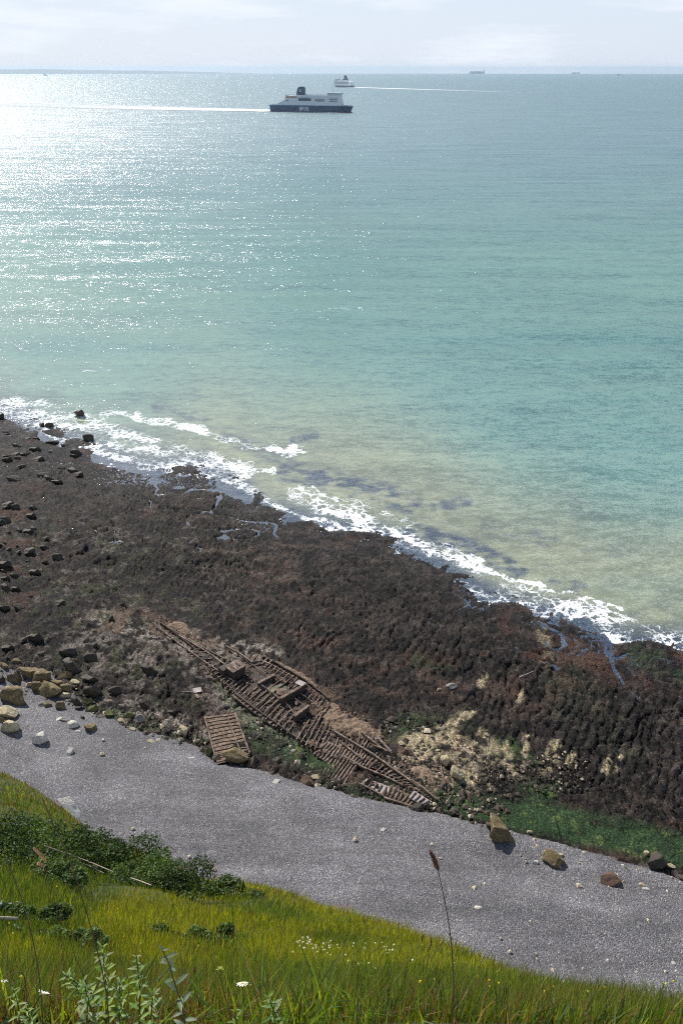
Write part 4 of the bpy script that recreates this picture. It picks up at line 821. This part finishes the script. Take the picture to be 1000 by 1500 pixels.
# lower white decks follow the photograph's profile
b = MB(); b.extrude([(-86, 13.3), (-58, 25.5), (-58, 30), (-54, 30), (-54, 29.5), (72, 29.5), (76, 15.5), (76, 13.3)], -13.4, 13.4); b.build('superstructure', WHITE, ferry)
b = MB(); b.extrude([(-58, 29.6), (-58, 36), (-56, 36), (-56, 34.2), (-32, 34.2), (-30, 35.5), (72, 35.5), (72.5, 29.6)], -11.8, 11.8); b.build('upper_deck', WHITE, ferry)
b = MB(); b.extrude([(46, 35.6), (45, 39), (47, 40.3), (73, 40.3), (75, 38), (71, 35.6)], -14.6, 14.6); b.build('bridge', WHITE, ferry)
b = MB(); b.box(46.5, 73.6, -14.75, 14.75, 37.6, 39.2); b.build('bridge_windows', SDARK, ferry)
b = MB(); b.box(-99, 96, -13.9, -13.75, 13.25, 14.3); b.box(-99, 96, 13.75, 13.9, 13.25, 14.3); b.box(-99.2, -99, -13.9, 13.9, 13.25, 14.3); b.build('bulwark', CYAN, ferry)
f = MB(); f.extrude([(-33, 35.6), (-31, 46), (-28, 51), (-23, 52.5), (-17, 52.5), (-14, 50), (-14, 35.6)], -5, 5); fn = f.build('funnel', NAVY, ferry)
for sy in (-5.15, 5.15):
    e = MB()
    for a0 in range(4):
        ang = math.pi/4+a0*math.pi/2; c, s_ = math.cos(ang), math.sin(ang); pr = [(0.3, 0), (3.4, -1.5), (2.6, 0), (3.4, 1.5)]
        V = [(-23.5+c*x-s_*z, sy, 44.5+s_*x+c*z) for x, z in pr]; V2 = [(x, y+(.06 if sy > 0 else -.06), z) for x, y, z in V]
        e.add(V+V2, [(0, 1, 2, 3), (7, 6, 5, 4), (0, 4, 5, 1), (1, 5, 6, 2), (2, 6, 7, 3), (3, 7, 4, 0)])
    e.build('emblem', LWHITE, fn)
b = MB(); b.tube([(53, 0, 40.2), (54, 0, 54)], .9, .3, 6); b.bar((50.5, 0, 46), (57, 0, 46), .5, .5); b.bar((51.5, 0, 49.5), (56, 0, 49.5), .4, .4); b.bar((58, 0, 40), (54, 0, 47), .5, .5); b.build('mast', WHITE, ferry)
for x0, x1, z0, z1 in ((-25, 5.5, 23.5, 29), (15, 40, 22.5, 25), (15, 40, 26.3, 28), (50, 70, 22.2, 24.6), (50, 70, 26.4, 28.6), (-56, -48, 22.5, 24.6)):
    n = int((x1-x0)/2.4)
    for sy in (-13.5, 13.5):
        b = MB()
        if (x0, z0) == (-25, 23.5): b.box(x0, x1, sy-.05, sy+.05, z0, z1)
        else:
            for i in range(n): b.box(x0+i*2.4, x0+i*2.4+1.7, sy-.05, sy+.05, z0, z1)
        b.build('window', SDARK, ferry)
for x0 in (-52, -42, -33, -20, -8):
    for sy in (-1, 1):
        b = MB(); y = sy*13.9; b.tube([(x0-4, y, 31.2), (x0-3, y, 31.2), (x0+3, y, 31.2), (x0+4, y, 31.2)], 1.0, 1.0, 8); b.bar((x0-3, y, 31.9), (x0+3, y, 31.9), 1.6, .9); b.build('lifeboat', ORNG if x0 < -30 else WHITE, ferry)
b = MB()
for k in range(-50, 45, 8): b.box(k, k+3.5, -3, 3, 35.6, 37.1+(k % 3)*.4)
b.build('roof_vents', WHITE, ferry)
GLY = {'D': [(0, 0, 0, 5), (0, 5, 2.2, 5), (2.2, 5, 3.2, 4), (3.2, 4, 3.2, 1), (3.2, 1, 2.2, 0), (2.2, 0, 0, 0)], 'F': [(0, 0, 0, 5), (0, 5, 3.2, 5), (0, 2.6, 2.6, 2.6)], 'S': [(3.2, 5, 0, 5), (0, 5, 0, 2.6), (0, 2.6, 3.2, 2.6), (3.2, 2.6, 3.2, 0), (3.2, 0, 0, 0)]}
for sy in (-1, 1):
    b = MB()
    for i, ch in enumerate('DFDS'):
        for x0, z0, x1, z1 in GLY[ch]:
            ox = -22+i*5.7; p = Vector((ox+x0, 0, 4.0+z0*1.3)); q = Vector((ox+x1, 0, 4.0+z1*1.3))
            if sy > 0: p.x = -4.5-(p.x+22); q.x = -4.5-(q.x+22)
            p.y = q.y = sy*14.12; d = (q-p).normalized()*.5; b.bar(p-d, q+d, .12 if abs(d.z) < .01 else 1.25, 1.25 if abs(d.z) < .01 else .12, up=Vector((0, 0, 1)) if abs(d.z) < .3 else Vector((0, 1, 0)))
    b.build('lettering', LWHITE, hl)
# second ferry heading the other way
a, b_, rz, LN = ship_frame((760, 135.4), (503, 127.8))
f2 = empty('ferry', Vector(onsea(503, 127.9).tolist()), rz); f2.scale = (.86,)*3; tag(f2, 'farther small white ferry above and behind the navy hulled one', 'ferry')
hull(f2, 178, 28, .9, 9, NAVY, 'hull', 8)
b = MB(); b.extrude([(-87, 9.1), (-86, 28), (-60, 31), (-35, 36), (60, 36), (80, 34), (88, 9.1)], -13.6, 13.6); b.build('superstructure', WHITE, f2)
b = MB(); b.extrude([(-45, 36.1), (-32, 44), (-22, 58), (-14, 60), (-10, 44), (5, 36.1)], -5, 5); b.build('funnel', NAVY, f2)
b = MB(); b.extrude([(52, 36.1), (52, 42), (72, 42), (76, 36.1)], -15, 15); b.build('bridge', WHITE, f2)
b = MB(); b.tube([(48, 0, 33), (48, 0, 62)], 1.1, .5, 6); b.bar((42, 0, 50), (54, 0, 50), .8, .8); b.build('mast', WHITE, f2)
for z in (18, 24):
    b = MB(); b.box(-70, 70, -13.7, 13.7, z, z+1.8); b.build('window', SDARK, f2)
# cargo ships hull down on the horizon
FARC = simple('far_ship_haze_grey', (.28, .33, .38), .8, (.25, .30, .35))  # ship grey lightened to put distance haze into the colour
def cargo(px, D, Ls, label, n):
    x, y, d = ray(px, 108); h = math.hypot(float(x), float(y)); P = Vector((float(x)/h*D, float(y)/h*D, -D*D/(2*RE))); az = math.atan2(P.y, P.x)
    o = empty('cargo_ship', P, az+math.pi/2+.15); tag(o, label, 'cargo ship'); o.scale = (Ls/300,)*3
    hull(o, 290, 45, 0, 24, FARC, 'hull', 8)
    b = MB()
    for k in range(n): b.box(-105+k*26, -105+k*26+23, -20, 20, 24.2, 40+(k*7 % 3)*3)
    b.build('container_stack', FARC, o); b = MB(); b.box(-135, -115, -20, 20, 24.2, 62); b.box(-130, -122, -3, 3, 62, 72); b.build('deckhouse', FARC, o)
cargo(698, 24500, 400, 'long grey cargo ship on the horizon to the right of the ferries', 9)
cargo(842, 29000, 260, 'smaller faint cargo ship on the horizon near the right edge', 8)
P = Vector(onsea(67, 110.6).tolist()); bt = empty('small_boat', P, R(10)); tag(bt, 'tiny red boat far out near the horizon at the left', 'boat')
hull(bt, 70, 16, -1, 9, simple('boat_red', (.45, .10, .06), .6), 'hull', 4); b = MB(); b.box(-20, 8, -5, 5, 9, 24); b.tube([(12, 0, 9), (12, 0, 40)], 1, .5, 5); b.build('wheelhouse', WHITE, bt)
P = Vector(onsea(905, 110.2).tolist()); bt = empty('small_boat', P, R(10)); tag(bt, 'tiny dark boat far out near the horizon at the right', 'boat')
hull(bt, 60, 14, -1, 8, FARC, 'hull', 4); b = MB(); b.box(-20, 4, -4, 4, 8, 20); b.build('wheelhouse', FARC, bt)
# wakes: broken foam lying on the sea
def wake(pts, w0, w1, lab, seed, fade=.55):
    """pts in the picture, widths in metres"""
    P = [Vector(onsea(*p).tolist()) for p in pts]; P = smooth_curve(P, 14); V = []; fo = []; n = len(P); nv = 9
    for i, p in enumerate(P):
        d = P[min(i+1, n-1)]-P[max(i-1, 0)]; s = Vector((-d.y, d.x, 0)).normalized(); ww = w0+(w1-w0)*i/(n-1)
        for j in range(nv):
            a = -1+2*j/(nv-1); q = p+s*(a*ww/2); V.append((q.x, q.y, -(q.x**2+q.y**2)/(2*RE)+.6)); fo.append((1-a*a)**.8*(1-fade*i/(n-1)))
    m = M('wake_foam'); ps = m.pos(); nn = m.noise(m.map(ps, (1, 1, 0)), .06, 5, .7); tr = m.n('ShaderNodeBsdfTransparent'); df = m.n('ShaderNodeBsdfDiffuse'); df.inputs[0].default_value = (.85, .88, .9, 1)
    fac = m.math('MULTIPLY', m.math('SUBTRACT', m.math('ADD', nn, m.attr('foam', 'Fac')), .72), 2.2, clamp=True); mxs = m.n('ShaderNodeMixShader'); m.l(fac, mxs.inputs[0]); m.l(tr.outputs[0], mxs.inputs[1]); m.l(df.outputs[0], mxs.inputs[2]); m.l(mxs.outputs[0], m.o.inputs[0])
    tag(link('wake', mesh('wake', V, grid_faces(n, nv), m.m, True, {'foam': np.array(fo)})), lab, kind='stuff')
wake([(402, 163.3), (370, 161.8), (300, 160.5), (200, 158.3), (100, 155.5), (-60, 151.5)], 85, 300, 'white wake behind the nearer ferry', 1)
wake([(500, 165.8), (460, 164.8), (400, 163.6)][::-1], 18, 30, 'foam along the side of the nearer ferry', 2)
wake([(515, 128.2), (560, 129.4), (640, 131.8), (760, 135.5), (860, 138)], 110, 200, 'white wake behind the farther ferry', 3, 1.)
# coast across the channel, hull down
def coast():
    V = []; F = []; N = 160
    for i in range(N+1):
        px = -500+1000*i/N; x, y, d = ray(px, 108); h = math.hypot(float(x), float(y)); D = 30500
        e = max(0, min(1, (420-px)/260)); hh = -20+e*(95+70*float(fbm(np.array(px/60), np.array(1.), 3, 5)))
        X, Y = float(x)/h*D, float(y)/h*D; z0 = -D*D/(2*RE)
        V += [(X, Y, z0-15), (X*1.015, Y*1.015, z0+max(-15, hh)), (X*1.03, Y*1.03, z0-15)]
        if i: a = 3*(i-1); F += [(a, a+3, a+4, a+1), (a+1, a+4, a+5, a+2)]
    tag(link('hills', mesh('hills', V, F, simple('far_coast', (.14, .16, .13), .9, (.2, .2, .18), .001, space='pos'), True)), kind='structure')
coast()
# ================================================================== FOREGROUND PLANTS
STEM = simple('dry_stem', (.16, .09, .055), .8, (.09, .055, .03), 30); GSTEM = simple('green_stem', (.09, .11, .04), .7, (.06, .05, .03), 30)
SEED = simple('seed_head', (.22, .10, .055), .9, (.10, .045, .025), 80); SEED2 = simple('seed_head_orange', (.70, .42, .25), .9, (.35, .19, .10), 60); PETAL = leaf_mat('petal', .3);  # orange heads brightened in colour to stand for backlight
def spike(pts, r, n, mat_, parent, name='seed_head'):
    """an ear built of overlapping scales round its axis"""
    P = smooth_curve(pts, 8); b = MB(); m = len(P); b.tube(P, r*.45, r*.3, 6)
    for i in range(n):
        u = i/n*(m-1.01); p = P[int(u)].lerp(P[int(u)+1], u-int(u)); d = (P[int(u)+1]-P[int(u)]).normalized(); a = d.orthogonal().normalized(); a.rotate(Matrix.Rotation(i*2.4, 3, d))
        f = i/n; rr = r*(.55+.75*math.sin(math.pi*min(1, f*.85+.1)))*random.uniform(.8, 1.15); c = d.cross(a)
        q = p+a*rr*.35; b.add([q-c*rr*.35-d*rr*.3, q+c*rr*.35-d*rr*.3, p+a*rr+d*rr*1.1, q+a*rr*.35], [(0, 1, 2), (1, 3, 2), (3, 0, 2), (0, 3, 1)])
    b.v = [tuple(Vector(v)-Vector(parent.location)) for v in b.v]; return MB.build(b, name, mat_, parent)
def root_pt(px, r): x, y, d = ray(px, 1560); return Vector((float(x/y)*r, r, float(feet_z(r))-.03)) 
def stem_thing(name, pix, r, label, cat, group=None, hr=.0011, mat_=STEM, r_tip=None):
    P = [atr(x, y, r if r_tip is None else r_tip+(r-r_tip)*i/(len(pix)-1)) for i, (x, y) in enumerate(pix)]; base = root_pt(pix[-1][0], r); 
    if P[-1].z > base.z+.02: P.append(base)
    o = empty(name, P[-1]); tag(o, label, cat, group); b = MB(); b.tube(smooth_curve(P, 8)[::-1], hr*1.5, hr*.75, 6); b.v = [tuple(Vector(v)-Vector(o.location)) for v in b.v]; MB.build(b, 'stem', mat_, o, True); return o, P
GP = 'tall dry stems in front of the camera'
o, P = stem_thing('grass_stem', [(641, 1274), (650, 1315), (658, 1360), (662, 1400), (664, 1440), (662, 1480), (657, 1540)], 1.25, 'tall stem with a brown seed head standing out against the shingle', 'grass stem', GP, .0013)
spike([atr(641, 1274, 1.25), atr(637, 1262, 1.25), atr(630, 1247, 1.25)], .0052, 110, SEED, o)
spike([atr(664, 1470, 1.25), atr(664, 1455, 1.25), atr(665, 1444, 1.25)], .0016, 20, STEM, o, 'leaf_sheath')
b = MB(); b.tube(smooth_curve([atr(662, 1376, 1.25), atr(656, 1367, 1.25), atr(651, 1359, 1.25)]), .0008, .0004, 5); b.v = [tuple(Vector(v)-Vector(o.location)) for v in b.v]; MB.build(b, 'side_shoot', STEM, o)
o, P = stem_thing('grass_stem', [(62, 1168), (75, 1200), (92, 1235), (105, 1268), (125, 1330), (142, 1390), (155, 1450), (165, 1540)], 1.15, 'longest bare stem leaning left across the bramble row', 'grass stem', GP, .0011)
o, P = stem_thing('grass_stem', [(0, 1238), (15, 1272), (30, 1310), (42, 1350), (52, 1395), (60, 1450), (68, 1540)], 1.15, 'bare dark stem rising from the bottom left beside the grey pipe', 'grass stem', GP, .0010)
o, P = stem_thing('grass_stem', [(62, 1262), (72, 1285), (85, 1320), (95, 1350), (110, 1400), (130, 1450), (150, 1540)], 1.3, 'thin stem carrying the orange seed head before the dark brambles', 'grass stem', GP, .0006)
spike([atr(68, 1262, 1.3), atr(60, 1252, 1.3), atr(50, 1242, 1.3)], .0036, 70, SEED2, o)
o, P = stem_thing('grass_stem', [(62, 1272), (75, 1300), (85, 1340), (92, 1400), (98, 1470), (100, 1540)], 1.32, 'short stem with a small round orange head under the larger one', 'grass stem', GP, .0005)
spike([atr(64, 1270, 1.32), atr(60, 1267, 1.32), atr(56, 1264, 1.32)], .004, 24, SEED2, o)
for hx, hy, ln, bx_, lab in ((342, 1365, 18, 345, 'thin stem with an upright brown ear in the middle of the yellow grass'), (628, 1383, 22, 624, 'drooping brown ear left of the tall dry stem'), (912, 1470, 12, 905, 'red brown ear near the bottom right corner'), (618, 1374, 8, 619, 'tiny dark ear beside the drooping one'), (633, 1452, 9, 640, 'small brown ear low in the grass left of the tall stem'), (741, 1450, 8, 745, 'small brown ear right of the tall stem near the bottom'), (285, 1421, 9, 290, 'small pinkish ear left of the green bud'), (365, 1500, 8, 366, 'brown ear at the bottom edge')):
    o, P = stem_thing('grass_stem', [(hx, hy+ln/2), (bx_, hy+ln+30), (bx_+4, 1540)], 1.6, lab, 'grass stem', 'small seed ears in the near grass', .0004)
    spike([atr(hx-2 if hx == 628 else hx, hy+ln/2, 1.6), atr(hx+3 if hx == 628 else hx, hy, 1.6), atr(hx+2, hy-ln/2, 1.6)], .0032 if ln > 10 else .0028, 34, SEED, o)
# leafy stems
def leaf_shape(p, d, nrm, ln, wd, cup=.15, n=6):
    sd = d.cross(nrm).normalized(); up = sd.cross(d).normalized(); V = []; F = []
    for i in range(n+1):
        u = i/n; c = p+d*(ln*u)-up*(ln*.45*u*u*cup*2); w_ = wd*math.sin(math.pi*min(1, u*.92+.04))**.8*.5
        V += [c-sd*w_+up*w_*.35, c, c+sd*w_+up*w_*.35]
        if i: a = 3*(i-1); F += [(a, a+3, a+4, a+1), (a+1, a+4, a+5, a+2)]
    return V, F
LT = [(.125, .21, .025), (.075, .14, .02), (.20, .28, .04), (.19, .24, .09)]
def leafy(pix, r, nl, ln, label, cat='leafy plant', group='leafy plants at the bottom left', mat_=GSTEM, cols=LT, wd=.27, tip=True):
    o, P = stem_thing('leafy_plant', pix, r, label, cat, group, .0014, mat_); C_ = smooth_curve(P, 8); V = []; F = []; T = []
    nl = int(nl*2.0)
    for i in range(nl):
        u = (i+.3)/nl*.9*(len(C_)-1); k = int(u); p = C_[k].lerp(C_[min(k+1, len(C_)-1)], u-k); a = i*2.4+random.uniform(-.4, .4); ax_ = (C_[k]-C_[min(k+1, len(C_)-1)]).normalized()
        d = (Vector((math.cos(a), math.sin(a), 0))*1.0+ax_*random.uniform(.35, .9)).normalized(); l_ = ln*.60*random.uniform(.7, 1.2)*(.55+.6*min(1, (i+1)/nl*2))
        v, f = leaf_shape(p, d, Vector((0, 0, 1)), l_, l_*wd, random.uniform(.1, .6)); n0 = len(V); V += v; F += [tuple(q+n0 for q in x) for x in f]; c = random.choice(cols); T += [tuple(x*random.uniform(.9, 1.1) for x in c)]*len(v)
    V = [tuple(Vector(v)-Vector(o.location)) for v in V]; link('foliage', mesh('foliage', V, F, LEAF, True, {'tint': np.array(T)}), o); return o
for pix, r, nl, ln, lab in [
    ([(150, 1386), (153, 1420), (157, 1460), (158, 1540)], 1.25, 26, .045, 'leafy plant with the tallest pale top left of the pair of nodding stems'), ([(95, 1428), (112, 1440), (130, 1465), (145, 1540)], 1.25, 22, .045, 'leafy plant leaning left behind the white flower'),
    ([(200, 1400), (203, 1430), (205, 1460), (204, 1540)], 1.3, 24, .042, 'leafy plant just left of the nodding stem'), ([(125, 1445), (128, 1470), (130, 1540)], 1.2, 20, .05, 'short bushy leafy plant at the bottom below the leaning one'),
    ([(175, 1440), (176, 1470), (178, 1540)], 1.2, 22, .05, 'short bushy leafy plant under the tallest pale top'), ([(40, 1478), (45, 1500), (48, 1540)], 1.2, 16, .045, 'small leafy plant at the bottom left corner'), ([(225, 1455), (222, 1480), (220, 1540)], 1.2, 16, .045, 'short leafy plant at the foot of the nodding stem'), ([(392, 1460), (400, 1480), (405, 1540)], 1.3, 14, .045, 'short leafy plant right of the white daisy'), ([(345, 1478), (348, 1540)], 1.25, 10, .04, 'small leafy plant under the white daisy'), ([(20, 1450), (28, 1480), (30, 1540)], 1.2, 14, .04, 'sparse leafy plant at the left edge')]:
    leafy(pix, r, nl, ln, lab)
o = leafy([(238, 1392), (247, 1410), (256, 1440), (268, 1480), (275, 1540)], 1.15, 9, .045, 'nodding dark stem with broad grey green leaves and a closed bud', mat_=STEM, cols=[(.13, .17, .10), (.10, .14, .08)], wd=.36)
v, f = leaf_shape(atr(243, 1402, 1.15), (atr(270, 1392, 1.15)-atr(243, 1402, 1.15)).normalized(), Vector((0, -.5, .86)), .026, .007, .2)
link('long_leaf', mesh('long_leaf', [tuple(Vector(q)-Vector(o.location)) for q in v], f, LEAF, True, {'tint': np.tile((.2, .24, .16), (len(v), 1))}), o)
def flower(px, py, r, rad, npet, petal, centre, label, stempix, name='daisy', dome=.25, cat='flower'):
    o, P = stem_thing('flower', stempix, r, label, cat, None, .0009, GSTEM); c = atr(px, py, r); V = []; F = []; T = []
    for i in range(npet):
        a = i*2*math.pi/npet+random.uniform(-.1, .1); d = Vector((math.cos(a), math.sin(a), dome*random.uniform(.2, 1.2))).normalized(); d.rotate(Matrix.Rotation(R(-38), 3, 'X')); v, f = leaf_shape(c, d, Vector((0, .6, .8)), rad*random.uniform(.85, 1.1), rad*.42, .25, 5); n0 = len(V); V += v; F += [tuple(q+n0 for q in x) for x in f]; T += [petal]*len(v)
    link('petal_ring', mesh('petal_ring', [tuple(Vector(v)-Vector(o.location)) for v in V], F, PETAL, True, {'tint': np.array(T)}), o)
    b = MB(); b.tube([c-Vector((0, 0, rad*.12)), c, c+Vector((0, 0, rad*.1)), c+Vector((0, 0, rad*.18))], rad*.3, rad*.12, 10); b.v = [tuple(Vector(v)-Vector(o.location)) for v in b.v]; MB.build(b, 'flower_centre', simple('flower_centre', centre, .9), o, True); return o
flower(355, 1441, 1.5, .018, 14, (.82, .80, .78), (.6, .5, .1), 'white daisy facing up beside the green bud', [(355, 1443), (357, 1470), (356, 1540)])
flower(64, 1456, 1.3, .016, 7, (.80, .78, .76), (.6, .6, .4), 'ragged white flower at the far left among stems', [(64, 1458), (95, 1462), (130, 1480), (150, 1540)], dome=.8)
flower(322, 1422, 1.35, .011, 12, (.35, .38, .08), (.30, .32, .05), 'yellow green half open bud on a bent stalk', [(322, 1426), (328, 1455), (338, 1490), (340, 1540)], dome=1.6)
flower(6, 1437, 1.3, .010, 6, (.75, .68, .6), (.5, .4, .2), 'pale drooping flower at the left edge', [(4, 1437), (25, 1424), (38, 1440), (40, 1540)], dome=.3)
# tiny blossoms that nobody could count
def blossoms(name, n, fn, cols, wts, hgt, size):
    px = rng.uniform(0, 1000, n*60); py = rng.uniform(1250, 1500, n*60); k = (rng.uniform(0, 1, n*60) < fn(px, py)) & (py > E_(px)+3); px, py = px[k][:n], py[k][:n]; n = len(px)
    P = slope_pt(px, py); t = slope_t(px, py); P[:, 2] += hgt*rng.uniform(.7, 1.2, n); nr = np.tile([0., -.5, .87], (n, 1))+rng.normal(size=(n, 3))*.3; nr /= np.linalg.norm(nr, axis=1)[:, None]
    s = np.maximum(size, t*.0011)*rng.uniform(.7, 1.3, n); a = rng.normal(size=(n, 3)); a -= nr*np.sum(a*nr, 1)[:, None]; a /= np.linalg.norm(a, axis=1)[:, None]; b = np.cross(nr, a); s = s[:, None]
    V = np.stack([P-a*s, P-b*s, P+a*s, P+b*s, P+nr*s*.6], 1).reshape(-1, 3); i = np.arange(n)*5; F = np.concatenate([np.stack([i+q, i+(q+1) % 4, i+4], -1) for q in range(4)], 0)
    tag(link(name, mesh(name, V, F, PETAL, False, {'tint': np.repeat(tint_mix(n, cols, wts, .1), 5, 0)})), kind='stuff')
blossoms('white_blossoms', 95, lambda x, y: blobs(x, y, [([(447, 1398), (462, 1403)], 16, 1), ([(480, 1402), (498, 1418)], 14, .6), ([(520, 1395), (575, 1408)], 12, .35), ([(440, 1420), (600, 1440)], 20, .06)]), [(.75, .72, .5), (.8, .8, .75)], [1, 1], .28, .008)
blossoms('yellow_blossoms', 70, lambda x, y: .03+.25*blobs(x, y, [([(190, 1320), (200, 1324)], 10, 1)])+.06*ss(1430, 1470, y), [(.75, .55, .03), (.7, .65, .1)], [2, 1], .2, .006)
# bits of old fence on the slope
WIRE = simple('old_wire', (.42, .36, .32), .5, (.25, .18, .14), 3); PIPE = simple('grey_pipe', (.5, .5, .48), .4, (.35, .34, .33), 4)
def rod(name, pix, lift, rad, label, cat, mat_, group=None, part='shaft'):
    P = []
    for x, y in pix:
        q = slope_pt(np.array([float(x)]), np.array([float(y)]))[0]; n = (Vector(q.tolist())-camo.location); P.append(camo.location+n*(1-lift/n.length))
    o = empty(name, P[0]); tag(o, label, cat, group); b = MB(); b.tube(P, rad, rad, 6); b.v = [tuple(Vector(v)-P[0]) for v in b.v]; MB.build(b, part, mat_, o, True); return o
rod('fence_wire', [(62, 1238), (90, 1248), (130, 1262), (166, 1277)], 6.5, .018, 'upper rusty wire slung across the dark bushes', 'wire', WIRE); rod('fence_wire', [(112, 1262), (130, 1268), (152, 1279)], 6.0, .016, 'short lower wire just under the upper one', 'wire', WIRE); rod('fence_wire', [(192, 1286), (207, 1291), (222, 1297)], 6.0, .016, 'short wire end in front of the domed bush', 'wire', WIRE)
rod('metal_pipe', [(-30, 1324), (0, 1325.5), (32, 1326)], 2.0, .028, 'grey pipe jutting in from the left edge', 'pipe', PIPE); rod('metal_pipe', [(-30, 1344), (0, 1345), (26, 1346)], 1.6, .022, 'rusty pipe below the grey one at the left edge', 'pipe', WIRE)
P0 = Vector(slope_pt(np.array([697.]), np.array([1424.]))[0].tolist()); P1 = atr(714, 1388, P0.y); st = empty('stake', P0); tag(st, 'grey leaning stake at the lip of the slope right of the tall stem', 'stake'); b = MB(); b.tube([P0-Vector((0, 0, .1)), (P0+P1)/2, P1], .012, .007, 6); b.v = [tuple(Vector(v)-P0) for v in b.v]; MB.build(b, 'shaft', simple('bleached_wood', (.45, .38, .36), .8), st, True)
# ================================================================== HAZE
hz = MB(); hz.box(-36500, 36500, -300, 36500, -107, 112)
hm = bpy.data.materials.new('haze_air'); hm.use_nodes = True; hm.node_tree.nodes.clear(); ho = hm.node_tree.nodes.new('ShaderNodeOutputMaterial'); pv = hm.node_tree.nodes.new('ShaderNodeVolumePrincipled')
pv.inputs['Color'].default_value = (.66, .84, 1, 1); pv.inputs['Density'].default_value = 3.4e-5; pv.inputs['Anisotropy'].default_value = .35; hm.node_tree.links.new(pv.outputs[0], ho.inputs['Volume'])
tag(hz.build('haze', hm), kind='stuff')
